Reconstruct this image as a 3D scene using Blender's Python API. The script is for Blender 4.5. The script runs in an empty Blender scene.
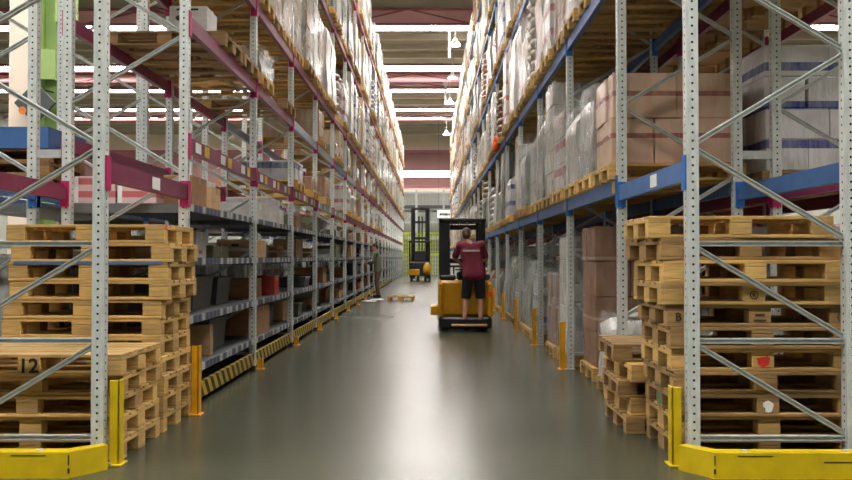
import bpy, math, random
from mathutils import Vector, Matrix, Quaternion

random.seed(7)
S = bpy.context.scene
COL = S.collection
PI = math.pi

# ------------------------------------------------------------------ helpers
def lin(c):
    c = c / 255.0
    return c / 12.92 if c <= 0.04045 else ((c + 0.055) / 1.055) ** 2.4

def rgb(r, g, b):
    return (lin(r), lin(g), lin(b), 1.0)

class MB:
    """collects shapes into ONE mesh"""
    def __init__(s):
        s.v = []; s.f = []; s.m = []; s.sm = []
    def add(s, vs, fs, mi=0, smooth=False):
        b = len(s.v)
        s.v.extend([tuple(v) for v in vs])
        for f in fs:
            s.f.append(tuple(b + i for i in f)); s.m.append(mi); s.sm.append(smooth)
    def box(s, x0, x1, y0, y1, z0, z1, mi=0, M=None):
        if x0 > x1: x0, x1 = x1, x0
        if y0 > y1: y0, y1 = y1, y0
        vs = [Vector(p) for p in ((x0,y0,z0),(x1,y0,z0),(x1,y1,z0),(x0,y1,z0),(x0,y0,z1),(x1,y0,z1),(x1,y1,z1),(x0,y1,z1))]
        if M is not None: vs = [M @ v for v in vs]
        s.add(vs, ((0,3,2,1),(4,5,6,7),(0,1,5,4),(1,2,6,5),(2,3,7,6),(3,0,4,7)), mi)
        return s
    def cbox(s, x0, x1, y0, y1, z0, z1, c=0.01, mi=0, M=None):
        """box with chamfered edges"""
        if x0 > x1: x0, x1 = x1, x0
        if y0 > y1: y0, y1 = y1, y0
        c = min(c, (x1-x0)*.45, (y1-y0)*.45, (z1-z0)*.45)
        vs = []; idx = {}
        X = (x0, x1); Y = (y0, y1); Z = (z0, z1); sg = (1, -1)
        for i in (0,1):
            for j in (0,1):
                for k in (0,1):
                    for ax in range(3):
                        p = [X[i] + sg[i]*c, Y[j] + sg[j]*c, Z[k] + sg[k]*c]
                        p[ax] = (X[i], Y[j], Z[k])[ax]
                        idx[(i,j,k,ax)] = len(vs); vs.append(Vector(p))
        fs = []
        g = lambda i,j,k,a: idx[(i,j,k,a)]
        for i in (0,1): fs.append([g(i,0,0,0), g(i,1,0,0), g(i,1,1,0), g(i,0,1,0)])
        for j in (0,1): fs.append([g(0,j,0,1), g(1,j,0,1), g(1,j,1,1), g(0,j,1,1)])
        for k in (0,1): fs.append([g(0,0,k,2), g(1,0,k,2), g(1,1,k,2), g(0,1,k,2)])
        for a in (0,1):
            for b in (0,1):
                fs.append([g(a,b,0,0), g(a,b,1,0), g(a,b,1,1), g(a,b,0,1)])
                fs.append([g(a,0,b,0), g(a,1,b,0), g(a,1,b,2), g(a,0,b,2)])
                fs.append([g(0,a,b,1), g(1,a,b,1), g(1,a,b,2), g(0,a,b,2)])
        for i in (0,1):
            for j in (0,1):
                for k in (0,1):
                    fs.append([g(i,j,k,0), g(i,j,k,1), g(i,j,k,2)])
        ctr = Vector(((x0+x1)/2, (y0+y1)/2, (z0+z1)/2))
        out = []
        for f in fs:
            p = [vs[q] for q in f]
            n = (p[1]-p[0]).cross(p[2]-p[0])
            cen = sum(p, Vector()) / len(p)
            out.append(tuple(f) if n.dot(cen-ctr) > 0 else tuple(reversed(f)))
        if M is not None: vs = [M @ v for v in vs]
        s.add(vs, out, mi)
        return s
    def tube(s, a, b, r0, r1=None, n=10, mi=0, caps=True, smooth=True):
        a = Vector(a); b = Vector(b); r1 = r0 if r1 is None else r1
        d = (b - a).normalized()
        u = d.orthogonal().normalized(); w = d.cross(u)
        vs = []
        for p, r in ((a, r0), (b, r1)):
            for i in range(n):
                t = 2*PI*i/n
                vs.append(p + u*(r*math.cos(t)) + w*(r*math.sin(t)))
        s.add(vs, [(i, (i+1) % n, n+(i+1) % n, n+i) for i in range(n)], mi, smooth)
        if caps:
            s.add(vs, [tuple(reversed(range(n))), tuple(range(n, 2*n))], mi)
        return s
    def bar(s, a, b, w, t, mi=0, up=(0,1,0)):
        """rectangular bar from a to b, w across, t along 'up'"""
        a = Vector(a); b = Vector(b); d = (b-a).normalized(); up = Vector(up)
        u = d.cross(up).normalized(); up = u.cross(d)
        vs = []
        for p in (a, b):
            for i, j in ((-1,-1),(1,-1),(1,1),(-1,1)):
                vs.append(p + u*(i*w/2) + up*(j*t/2))
        s.add(vs, ((3,2,1,0),(4,5,6,7),(0,1,5,4),(1,2,6,5),(2,3,7,6),(3,0,4,7)), mi)
        return s
    def ball(s, c, rx, ry=None, rz=None, nu=14, nv=9, mi=0, M=None):
        ry = rx if ry is None else ry; rz = rx if rz is None else rz
        c = Vector(c); vs = [Vector((0,0,rz))]
        for j in range(1, nv):
            th = PI*j/nv
            for i in range(nu):
                ph = 2*PI*i/nu
                vs.append(Vector((rx*math.sin(th)*math.cos(ph), ry*math.sin(th)*math.sin(ph), rz*math.cos(th))))
        vs.append(Vector((0,0,-rz)))
        if M is not None: vs = [M @ v for v in vs]
        vs = [v + c for v in vs]
        fs = []
        for i in range(nu):
            fs.append((0, 1+i, 1+(i+1) % nu))
            for j in range(nv-2):
                a = 1+j*nu+i; b = 1+j*nu+(i+1) % nu
                fs.append((a, a+nu, b+nu, b))
            fs.append((len(vs)-1, 1+(nv-2)*nu+(i+1) % nu, 1+(nv-2)*nu+i))
        s.add(vs, fs, mi, True)
        return s
    def lathe(s, prof, n=18, mi=0, c=(0,0,0), caps=True):
        c = Vector(c); vs = []
        for r, z in prof:
            for i in range(n):
                t = 2*PI*i/n
                vs.append(c + Vector((r*math.cos(t), r*math.sin(t), z)))
        fs = []
        for k in range(len(prof)-1):
            for i in range(n):
                fs.append((k*n+i, k*n+(i+1) % n, (k+1)*n+(i+1) % n, (k+1)*n+i))
        s.add(vs, fs, mi, True)
        if caps:
            s.add(vs, [tuple(reversed(range(n))), tuple(range((len(prof)-1)*n, len(prof)*n))], mi)
        return s
    def prism(s, pts, y0, y1, mi=0, axis='y', M=None):
        """polygon pts (counter-clockwise) extruded along an axis"""
        def P(p, h):
            if axis == 'y': return Vector((p[0], h, p[1]))
            if axis == 'x': return Vector((h, p[0], p[1]))
            return Vector((p[0], p[1], h))
        n = len(pts)
        vs = [P(p, y0) for p in pts] + [P(p, y1) for p in pts]
        if M is not None: vs = [M @ v for v in vs]
        fs = [(i, (i+1) % n, n+(i+1) % n, n+i) for i in range(n)] + [tuple(reversed(range(n))), tuple(range(n, 2*n))]
        s.add(vs, fs, mi)
        return s
    def mesh(s, name, mats):
        me = bpy.data.meshes.new(name)
        me.from_pydata(s.v, [], s.f)
        if not isinstance(mats, (list, tuple)): mats = [mats]
        for m in mats: me.materials.append(m)
        me.polygons.foreach_set('material_index', s.m)
        me.polygons.foreach_set('use_smooth', s.sm)
        me.update()
        return me
    def build(s, name, mats, parent=None, loc=(0,0,0), rz=0):
        return put(s.mesh(name, mats), name, parent, loc, rz)

def fix_normals(me):
    import bmesh
    bm = bmesh.new(); bm.from_mesh(me)
    bmesh.ops.recalc_face_normals(bm, faces=bm.faces)
    bm.to_mesh(me); bm.free()
    return me

def put(me, name, parent=None, loc=(0,0,0), rz=0, sc=None):
    o = bpy.data.objects.new(name, me)
    COL.objects.link(o)
    o.location = loc
    if rz: o.rotation_euler = (0, 0, rz)
    if sc: o.scale = sc
    if parent: o.parent = parent
    return o

def tag(o, label=None, cat=None, group=None, kind=None):
    if label: o['label'] = label
    if cat: o['category'] = cat
    if group: o['group'] = group
    if kind: o['kind'] = kind
    return o

def thing(name, label, cat, loc=(0,0,0), rz=0, group=None):
    o = bpy.data.objects.new(name, None)
    COL.objects.link(o)
    o.empty_display_size = 0.1
    o.location = loc; o.rotation_euler = (0, 0, rz)
    return tag(o, label, cat, group)

def copy_tree(o, parent=None):
    c = o.copy(); COL.objects.link(c)
    if parent: c.parent = parent
    for ch in list(o.children): copy_tree(ch, c)
    return c

ORD = ['zeroth','first','second','third','fourth','fifth','sixth','seventh','eighth','ninth','tenth','eleventh','twelfth',
       'thirteenth','fourteenth','fifteenth','sixteenth','seventeenth','eighteenth','nineteenth','twentieth','twenty-first','twenty-second','twenty-third','twenty-fourth']

# ------------------------------------------------------------------ materials
class NT:
    def __init__(s, name):
        s.mat = bpy.data.materials.new(name); s.mat.use_nodes = True
        s.t = s.mat.node_tree; s.n = s.t.nodes; s.l = s.t.links
        s.b = s.n['Principled BSDF']; s.out = s.n['Material Output']
    def node(s, typ, **kw):
        nd = s.n.new(typ)
        for k, v in kw.items(): setattr(nd, k, v)
        return nd
    def link(s, a, b): s.l.new(a, b)
    def coord(s, kind='Object', scale=(1,1,1)):
        tc = s.node('ShaderNodeTexCoord'); mp = s.node('ShaderNodeMapping')
        mp.inputs['Scale'].default_value = scale
        s.link(tc.outputs[kind], mp.inputs['Vector'])
        return mp.outputs['Vector']
    def noise(s, vec, scale, detail=3, rough=.5):
        n = s.node('ShaderNodeTexNoise')
        n.inputs['Scale'].default_value = scale; n.inputs['Detail'].default_value = detail; n.inputs['Roughness'].default_value = rough
        s.link(vec, n.inputs['Vector'])
        return n.outputs['Fac']
    def ramp(s, fac, stops):
        r = s.node('ShaderNodeValToRGB')
        e = r.color_ramp.elements
        while len(e) < len(stops): e.new(.5)
        for el, (p, c) in zip(e, stops): el.position = p; el.color = c
        s.link(fac, r.inputs['Fac'])
        return r.outputs['Color']
    def math(s, op, a, b=None, clamp=False):
        m = s.node('ShaderNodeMath', operation=op); m.use_clamp = clamp
        for i, q in enumerate((a, b)):
            if q is None: continue
            if isinstance(q, (int, float)): m.inputs[i].default_value = q
            else: s.link(q, m.inputs[i])
        return m.outputs[0]
    def mix(s, fac, a, b, typ='MIX'):
        m = s.node('ShaderNodeMix', data_type='RGBA', blend_type=typ)
        for sock, q in ((m.inputs[0], fac), (m.inputs[6], a), (m.inputs[7], b)):
            if isinstance(q, (int, float)): sock.default_value = q
            elif isinstance(q, tuple): sock.default_value = q
            else: s.link(q, sock)
        return m.outputs[2]
    def rand(s):
        return s.node('ShaderNodeObjectInfo').outputs['Random']
    def bump(s, h, strength=.2, dist=.01):
        b = s.node('ShaderNodeBump')
        b.inputs['Strength'].default_value = strength; b.inputs['Distance'].default_value = dist
        s.link(h, b.inputs['Height']); s.link(b.outputs['Normal'], s.b.inputs['Normal'])
    def base(s, c):
        if isinstance(c, tuple): s.b.inputs['Base Color'].default_value = c
        else: s.link(c, s.b.inputs['Base Color'])
    def set(s, rough=None, metal=None, spec=None, coat=None):
        if rough is not None:
            if isinstance(rough, (int, float)): s.b.inputs['Roughness'].default_value = rough
            else: s.link(rough, s.b.inputs['Roughness'])
        if metal is not None: s.b.inputs['Metallic'].default_value = metal
        if spec is not None: s.b.inputs['Specular IOR Level'].default_value = spec
        if coat is not None: s.b.inputs['Coat Weight'].default_value = coat

def shade(c, k):
    return (min(1, c[0]*k), min(1, c[1]*k), min(1, c[2]*k), 1)

def paint(name, c, rough=.45, metal=0., var=.18, sc=9., bump=0.0, rnd=0.0, spec=None):
    t = NT(name)
    v = t.coord('Object')
    n = t.noise(v, sc, 4)
    col = t.ramp(n, [(.3, shade(c, 1-var)), (.7, shade(c, 1+var))])
    if rnd:
        r = t.rand()
        k = t.math('ADD', t.math('MULTIPLY', r, 2*rnd), 1-rnd)
        cc = t.node('ShaderNodeCombineColor')
        for i in range(3): t.link(k, cc.inputs[i])
        col = t.mix(1.0, col, cc.outputs[0], 'MULTIPLY')
    t.base(col); t.set(rough, metal, spec)
    if bump: t.bump(n, bump)
    return t.mat

def post_metal(name, c):
    """galvanised upright with its column of punched holes"""
    t = NT(name)
    tc = t.node('ShaderNodeTexCoord')
    sp = t.node('ShaderNodeSeparateXYZ'); t.link(tc.outputs['Object'], sp.inputs[0])
    sn = t.node('ShaderNodeSeparateXYZ'); t.link(tc.outputs['Normal'], sn.inputs[0])
    side = t.math('GREATER_THAN', t.math('ABSOLUTE', sn.outputs[0]), .5)
    u = t.math('ADD', t.math('MULTIPLY', sp.outputs[1], side), t.math('MULTIPLY', sp.outputs[0], t.math('SUBTRACT', 1.0, side)))
    v = t.math('MULTIPLY', t.math('SUBTRACT', t.math('FRACT', t.math('DIVIDE', sp.outputs[2], .052)), .5), .052)
    d = t.math('SQRT', t.math('ADD', t.math('MULTIPLY', u, u), t.math('MULTIPLY', v, v)))
    hole = t.math('LESS_THAN', d, .0078)
    n = t.noise(t.coord('Object', (1,1,.25)), 26, 4)
    col = t.ramp(n, [(.3, shade(c, .8)), (.7, shade(c, 1.12))])
    t.base(t.mix(hole, col, rgb(24, 26, 26)))
    t.set(.42, .35)
    return t.mat

def wood(name, c, dark=.62):
    t = NT(name)
    v = t.coord('Object', (2.2, 26, 26))
    n = t.noise(v, 2.2, 5, .6)
    n2 = t.noise(t.coord('Object'), 5.0, 3)
    col = t.ramp(n, [(.25, shade(c, dark)), (.6, c), (.85, shade(c, 1.15))])
    col = t.mix(t.math('MULTIPLY', t.math('SUBTRACT', n2, .45, True), 2.2, True), col, shade((c[0]*.9, c[1]*.95, c[2]*1.05), .62))
    r = t.rand()
    k = t.math('ADD', t.math('MULTIPLY', r, .5), .72)
    g = t.math('ADD', t.math('MULTIPLY', r, .38), .8)
    cc = t.node('ShaderNodeCombineColor')
    t.link(k, cc.inputs[0]); t.link(k, cc.inputs[1]); t.link(g, cc.inputs[2])
    t.base(t.mix(1.0, col, cc.outputs[0], 'MULTIPLY'))
    t.set(.78); t.bump(n, .15)
    return t.mat

def carton_mat(name, c, rough=.8):
    t = NT(name)
    n = t.noise(t.coord('Object', (1,1,3)), 6, 4)
    col = t.ramp(n, [(.3, shade(c, .86)), (.7, shade(c, 1.08))])
    r = t.rand(); k = t.math('ADD', t.math('MULTIPLY', r, .36), .8)
    cc = t.node('ShaderNodeCombineColor')
    for i in range(3): t.link(k, cc.inputs[i])
    t.base(t.mix(1.0, col, cc.outputs[0], 'MULTIPLY')); t.set(rough)
    return t.mat

def wrapped_mat(name, c, band=None, white=.55, fs=1.0):
    """goods seen through stretch film: milky glossy wrinkles over the colour, bands where the cartons are printed"""
    t = NT(name)
    base = c
    if band:
        sp = t.node('ShaderNodeSeparateXYZ'); tc = t.node('ShaderNodeTexCoord'); t.link(tc.outputs['Object'], sp.inputs[0])
        w = t.math('FRACT', t.math('MULTIPLY', sp.outputs[2], band[1]))
        m = t.math('LESS_THAN', w, band[2])
        base = t.mix(m, c, band[0])
    n = t.noise(t.coord('Object', (7*fs, 7*fs, 1.4*fs)), 1.7, 5, .62)
    n2 = t.noise(t.coord('Object', (1,1,1)), 3.1, 2)
    fac = t.math('MULTIPLY', t.math('MULTIPLY', t.math('SUBTRACT', n, .40, True), 4.0, True), white)
    col = t.mix(fac, base, rgb(225, 226, 220))
    col = t.mix(t.math('MULTIPLY', t.math('SUBTRACT', n2, .5, True), 1.8, True), col, shade(c, .45))
    r = t.rand(); k = t.math('ADD', t.math('MULTIPLY', r, .34), .8)
    cc = t.node('ShaderNodeCombineColor')
    for i in range(3): t.link(k, cc.inputs[i])
    t.base(t.mix(1.0, col, cc.outputs[0], 'MULTIPLY')); t.set(.26, 0, .6)
    t.bump(n, .55, .03)
    return t.mat

def film_mat(name, lo=.12, hi=.62):
    t = NT(name)
    n = t.noise(t.coord('Object', (6, 6, 1.6)), 1.8, 6, .65)
    fac = t.math('ADD', t.math('MULTIPLY', t.math('MULTIPLY', t.math('SUBTRACT', n, .42, True), 4.0, True), hi-lo), lo)
    t.base(rgb(220, 222, 218)); t.set(.18, 0, .7); t.bump(n, .7, .03)
    tr = t.node('ShaderNodeBsdfTransparent'); mx = t.node('ShaderNodeMixShader')
    t.link(fac, mx.inputs[0]); t.link(tr.outputs[0], mx.inputs[1]); t.link(t.b.outputs[0], mx.inputs[2])
    t.link(mx.outputs[0], t.out.inputs['Surface'])
    return t.mat

def emit(name, c, strength):
    t = NT(name)
    t.base(c); t.b.inputs['Emission Color'].default_value = c; t.b.inputs['Emission Strength'].default_value = strength
    return t.mat

def stripes_mat(name, c1, c2, freq, diag=1.0, ax=(1, 2), rough=.5):
    t = NT(name)
    tc = t.node('ShaderNodeTexCoord'); sp = t.node('ShaderNodeSeparateXYZ'); t.link(tc.outputs['Object'], sp.inputs[0])
    s_ = t.math('ADD', sp.outputs[ax[0]], t.math('MULTIPLY', sp.outputs[ax[1]], diag))
    f = t.math('FRACT', t.math('MULTIPLY', s_, freq))
    t.base(t.mix(t.math('LESS_THAN', f, .5), c1, c2)); t.set(rough)
    return t.mat

def tag_strip_mat(name):
    """shelf-edge strip: a run of white and blue price tickets"""
    t = NT(name)
    tc = t.node('ShaderNodeTexCoord'); sp = t.node('ShaderNodeSeparateXYZ'); t.link(tc.outputs['Object'], sp.inputs[0])
    q = t.math('MULTIPLY', sp.outputs[1], 7.2)
    f = t.math('FRACT', q); cell = t.math('FLOOR', q)
    wn = t.node('ShaderNodeTexWhiteNoise', noise_dimensions='1D'); t.link(cell, wn.inputs['W'])
    blue = t.math('GREATER_THAN', wn.outputs['Value'], .52)
    col = t.mix(blue, rgb(186, 188, 186), rgb(58, 64, 96))
    gap = t.math('GREATER_THAN', f, .72)
    t.base(t.mix(gap, col, rgb(108, 112, 112))); t.set(.5)
    return t.mat

M = {}
M['post'] = post_metal('galvanised_upright', rgb(216, 222, 218))
M['galv'] = paint('galvanised_steel', rgb(196, 202, 198), .42, .3, .12, 20)
M['mauve'] = paint('mauve_paint', rgb(122, 40, 74), .42, 0, .16, 5, rnd=.12)
M['magenta'] = paint('magenta_paint', rgb(176, 24, 92), .45, 0, .1)
M['blue'] = paint('blue_paint', rgb(64, 104, 158), .4, 0, .16, 5, rnd=.12)
M['blue2'] = paint('bright_blue_paint', rgb(44, 110, 188), .42, 0, .1)
M['greyblue'] = paint('grey_beam_paint', rgb(128, 140, 160), .35, .3, .14, 5)
M['yellow'] = paint('guard_yellow', rgb(206, 178, 12), .42, 0, .14, 7)
M['orange_yellow'] = paint('post_yellow', rgb(222, 158, 14), .42, 0, .14, 7)
M['scuff'] = paint('black_scuff', rgb(40, 38, 34), .7)
M['wood'] = wood('pallet_wood', rgb(210, 170, 100))
M['wood_dark'] = wood('old_pallet_wood', rgb(170, 134, 82))
M['carton'] = carton_mat('brown_cardboard', rgb(172, 128, 90))
M['carton_pale'] = carton_mat('pale_cardboard', rgb(196, 160, 118))
M['carton_white'] = carton_mat('white_cardboard', rgb(216, 214, 208))
M['carton_grey'] = carton_mat('grey_plastic_tote', rgb(88, 88, 90), .5)
M['carton_green'] = carton_mat('olive_carton', rgb(116, 116, 82))
M['carton_red'] = carton_mat('red_carton', rgb(190, 66, 48))
M['tape'] = paint('parcel_tape', rgb(150, 104, 66), .3)
M['sticker'] = paint('white_sticker', rgb(226, 226, 222), .5, 0, .03)
M['yellow_sticker'] = paint('yellow_sticker', rgb(206, 178, 60), .5, 0, .05)
M['black'] = paint('black_paint', rgb(26, 26, 28), .45)
M['ink'] = paint('stencil_ink', rgb(34, 26, 22), .7)
M['brown_ink'] = paint('branded_mark', rgb(72, 44, 26), .7)
M['red_paint'] = paint('red_paint', rgb(214, 52, 46), .5)
M['rubber'] = paint('rubber', rgb(30, 30, 32), .7)
M['shelf'] = paint('grey_shelf_steel', rgb(100, 104, 104), .5, .2, .1)
M['strip'] = tag_strip_mat('ticket_strip')
M['hazard'] = stripes_mat('hazard_stripes', rgb(200, 168, 24), rgb(30, 30, 28), 4.6, 1.0)
M['film'] = film_mat('stretch_film', .06, .5)
M['fork_yellow'] = paint('truck_yellow', rgb(196, 140, 8), .35, 0, .08)
M['steel_dark'] = paint('dark_steel', rgb(44, 46, 48), .4, .5)
M['lime'] = paint('lime_paint', rgb(150, 166, 24), .5)

# ------------------------------------------------------------------ camera
H = 1.32
cam = bpy.data.cameras.new('camera'); cam.sensor_width = 36; cam.lens = 880/852*36
cam.clip_end = 400
co = bpy.data.objects.new('camera', cam); COL.objects.link(co)
co.location = (0, 0, H)
co.rotation_euler = (math.radians(90 + 1.107), 0, math.radians(.26))
S.camera = co

# ------------------------------------------------------------------ bays
D = [5.58, 7.6]
while len(D) < 24: D.append(D[-1] + 2.8)
DL = [5.58, 7.48] + D[2:]     # the left rack's first bay is a little shorter
NB = 23                       # bay b lies between D[b-1] and D[b]
XL, XR = -2.056, 1.618        # aisle faces of the two racks
DEPTH = 1.07
PW = .076

LEV_L = {1: [1.87]}
LEV_R = {1: [1.87, 3.82, 5.7]}
for b in range(2, NB+1):
    LEV_L[b] = [2.28, 3.33, 4.3, 6.25, 8.3]
    LEV_R[b] = [1.93, 3.82, 5.7, 7.6, 9.45]

# ------------------------------------------------------------------ the hall
def structure(name, mb, mats):
    return tag(mb.build(name, mats), kind='structure')

HX0, HX1, HY0, HY1, HZ = -34.0, 26.0, -9.0, 82.0, 12.8

t = NT('polished_concrete')
v = t.coord('Object')
n1 = t.noise(v, .35, 5, .6); n2 = t.noise(v, 3.2, 5, .6); n3 = t.noise(t.coord('Object', (1, .12, 1)), 5.0, 3)
mixn = t.math('ADD', t.math('MULTIPLY', n1, .5), t.math('ADD', t.math('MULTIPLY', n2, .3), t.math('MULTIPLY', n3, .2)))
t.base(t.ramp(mixn, [(.32, rgb(60, 62, 48)), (.55, rgb(72, 73, 58)), (.72, rgb(84, 83, 70))]))
t.set(t.math('ADD', t.math('MULTIPLY', n1, .10), .21), 0, .2)
M['floor'] = t.mat
structure('floor', MB().box(HX0, HX1, HY0, HY1, -.1, 0), M['floor'])

M['roof'] = paint('roof_deck', rgb(124, 116, 98), .8, 0, .06, 1)
M['wall_beige'] = paint('beige_wall', rgb(206, 192, 170), .8, 0, .04, .5)
M['wall_mauve'] = paint('mauve_wall', rgb(128, 92, 88), .8, 0, .05, .5)
M['wall_pink'] = paint('pink_wall', rgb(204, 176, 160), .8, 0, .05, .5)
M['wall_grey'] = paint('grey_wall', rgb(104, 106, 96), .8, 0, .06, .6)
M['truss_pink'] = paint('pale_pink_steel', rgb(200, 160, 160), .6, 0, .06, 1)
M['truss_mauve'] = paint('mauve_steel', rgb(140, 84, 92), .6, 0, .08, 1)
M['purlin'] = paint('pale_purlin', rgb(156, 146, 128), .7, 0, .06, 1)
M['sky_panel'] = emit('skylight_pane', (1.0, .97, .93, 1), 27.0)
M['near_fill_panel'] = emit('near_fill_pane', (1.0, .97, .93, 1), 20.0)      # unseen strip over the cross aisle, added to light the rack fronts
M['clerestory'] = emit('clerestory_pane', (1.0, .98, .95, 1), 5.0)
M['lamp'] = emit('lamp_glow', (1.0, 1.0, .92, 1), 40.0)

structure('ceiling', MB().box(HX0, HX1, HY0, HY1, HZ, HZ+.2), M['roof'])
structure('wall_left', MB().box(HX0-.3, HX0, HY0, HY1, 0, HZ), M['wall_grey'])
structure('wall_right', MB().box(HX1, HX1+.3, HY0, HY1, 0, HZ), M['wall_grey'])
structure('wall_back', MB().box(HX0, HX1, HY0-.3, HY0, 0, HZ), M['wall_grey'])
wb = MB()
for z0, z1, mi in ((0, 7.4, 3), (7.4, 7.9, 2), (7.9, 11.15, 1), (11.15, HZ, 0)):
    wb.box(HX0, HX1, HY1, HY1+.3, z0, z1, mi)
structure('wall_far', wb, [M['wall_beige'], M['wall_mauve'], M['wall_pink'], M['wall_grey']])
structure('trim_1', MB().box(HX0, HX1, HY1-.12, HY1, 11.05, 11.3), M['truss_mauve'])
structure('trim_2', MB().box(HX0, HX1, HY1-.12, HY1, 7.8, 8.0), M['truss_mauve'])

# clerestory window in the far wall
w = thing('window_1', None, None, (-.3, HY1-.06, 9.05)); tag(w, kind='structure')
tag(MB().box(-3.2, 3.2, -.04, .05, -.3, .3).build('glazing', M['clerestory'], w), kind='structure')
fr = MB()
for z in (-.34, .3): fr.box(-3.26, 3.26, -.08, .05, z, z+.05)
for x in (-3.26, 3.2): fr.box(x, x+.06, -.08, .05, -.34, .35)
tag(fr.build('window_frame', M['truss_mauve'], w), kind='structure')

# skylights: long strips across the hall
SKY = [(0.8, 1.3), (14.0, 1.2), (24.0, 1.2), (34.0, 1.2), (43.2, 1.25), (52.7, 1.5), (59.6, 1.5), (67.6, 1.3), (71.8, 1.2)]  # first strip is out of view, added to brighten the near racks
for i, (y, wd) in enumerate(SKY):
    w = thing('window_%d' % (i+2), None, None, (0, y, HZ-.05)); tag(w, kind='structure')
    tag(MB().box(HX0+2, HX1-2, -wd/2, wd/2, -.02, .03).build('pane', M['sky_panel'] if i > 0 else M['near_fill_panel'], w), kind='structure')
    f = MB()
    for s in (-1, 1): f.box(HX0+1.9, HX1-1.9, s*(wd/2), s*(wd/2+.08), -.12, .04)
    x = HX0+2
    while x < HX1-2:
        f.box(x-.03, x+.03, -wd/2, wd/2, -.06, -.03); x += 4.0
    tag(f.build('skylight_frame', M['truss_mauve'], w), kind='structure')

# roof purlins and trusses (running across the hall)
k = 3
for y in (30.0, 37.6, 45.2, 47.4, 49.4, 62.0, 64.4, 73.6, 75.4, 77.4, 79.6):
    structure('trim_%d' % k, MB().box(HX0, HX1, y-.12, y+.12, HZ-.28, HZ), M['purlin']); k += 1
def truss(y, zt, zb, mat, panel):
    mb = MB()
    mb.box(HX0, HX1, y-.08, y+.08, zt-.1, zt, 0); mb.box(HX0, HX1, y-.08, y+.08, zb, zb+.1, 0)
    if panel: mb.box(HX0, HX1, y+.03, y+.06, zb+.1, zt-.1, 1)
    x = HX0; s = 1
    while x < HX1-3:
        a, b = (zb+.05, zt-.05) if s > 0 else (zt-.05, zb+.05)
        mb.bar((x, y, a), (x+3, y, b), .06, .08, 0); x += 3; s = -s
    global k
    structure('trim_%d' % k, mb, [mat, M['truss_pink']]); k += 1
truss(40.2, HZ-.05, HZ-.85, M['truss_mauve'], True)
truss(54.6, HZ-.02, HZ-.6, M['truss_mauve'], True)
truss(57.4, HZ-.02, HZ-.5, M['truss_mauve'], False)
truss(20.0, HZ-.05, HZ-.85, M['truss_mauve'], False)
truss(10.0, HZ-.05, HZ-.85, M['truss_mauve'], False)
truss(69.9, HZ-.02, HZ-.5, M['truss_pink'], False)

# pendant lamps over the right of the aisle
def pendant(x, y, z, label):
    p = thing('pendant_lamp', label, 'lamp', (x, y, z), 0, 'pendant lamps over the aisle')
    MB().lathe([(.05, .34), (.09, .31), (.11, .22), (.25, .08), (.27, .0)], 18, caps=True).build('lamp_shade', M['sticker'], p)
    MB().lathe([(.23, -.03), (.25, .0), (.1, .06)], 18).build('bulb', M['lamp'], p)
    MB().tube((0,0,.34), (0,0,HZ-z-.01), .015, n=6).build('cord', M['galv'], p)
for x, y, z, l in ((1.22, 42.5, 11.6, 'glowing white pendant lamp highest in the gap above the aisle'),
                   (1.25, 49.0, 11.32, 'white pendant lamp below the pink truss, second one down the aisle'),
                   (1.27, 56.0, 11.15, 'white pendant lamp against the olive ceiling, third one down the aisle'),
                   (1.3, 70.0, 11.1, 'small distant pendant lamp close to the far wall')):
    pendant(x, y, z, l)
for i, (x, y) in enumerate(((.95, 43.0), (1.0, 56.5))):
    p = thing('hanging_sign_pole', 'pale hanging steel drop bar beside the %s pendant lamp' % ('nearest' if i == 0 else 'third'), 'drop bar', (x, y, HZ-1.7), 0, 'drop bars from the roof')
    MB().box(-.06, .06, -.06, .06, 0, 1.68).build('bar', M['galv'], p)
    MB().box(-.16, .16, -.1, .1, 1.3, 1.6).build('bracket', M['galv'], p)

# ------------------------------------------------------------------ racks
def post_mesh(h):
    """hat-section upright: face, two flanges, open back"""
    w, d, t_ = PW/2, .038, .004
    pts = [(-w,-d), (w,-d), (w, d), (w-.02, d), (w-.02, d-t_*2), (w-t_, d-t_*2), (w-t_, -d+t_), (-w+t_, -d+t_), (-w+t_, d-t_*2), (-w+.02, d-t_*2), (-w+.02, d), (-w, d)]
    return MB().prism(pts, 0, h, axis='z')

def brace_mb(h, sd, flip=False):
    """bracing of one upright frame in the plane y = 0, aisle post at x=0, back post at sd*DEPTH"""
    mb = MB(); xa = sd*PW; xb = sd*(DEPTH-PW)
    if flip: xa, xb = xb, xa
    def c(a, b):
        mb.bar((a[0], .012, a[1]), (b[0], .012, b[1]), .034, .010)
        mb.bar((a[0], -.002, a[1]+.013), (b[0], -.002, b[1]+.013), .006, .024)
        mb.bar((a[0], -.002, a[1]-.013), (b[0], -.002, b[1]-.013), .006, .024)
    for z in (.18, .79, 1.405): c((xa, z), (xb, z))
    c((xa, .76), (xb, .21)); c((xa, 1.375), (xb, .82))
    z = 1.43; at_back = True
    while z + .6 < h - .1:
        if at_back: c((xb, z+.02), (xa, z+.57))
        else: c((xa, z+.02), (xb, z+.57))
        z += .6; at_back = not at_back
    return mb

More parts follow.
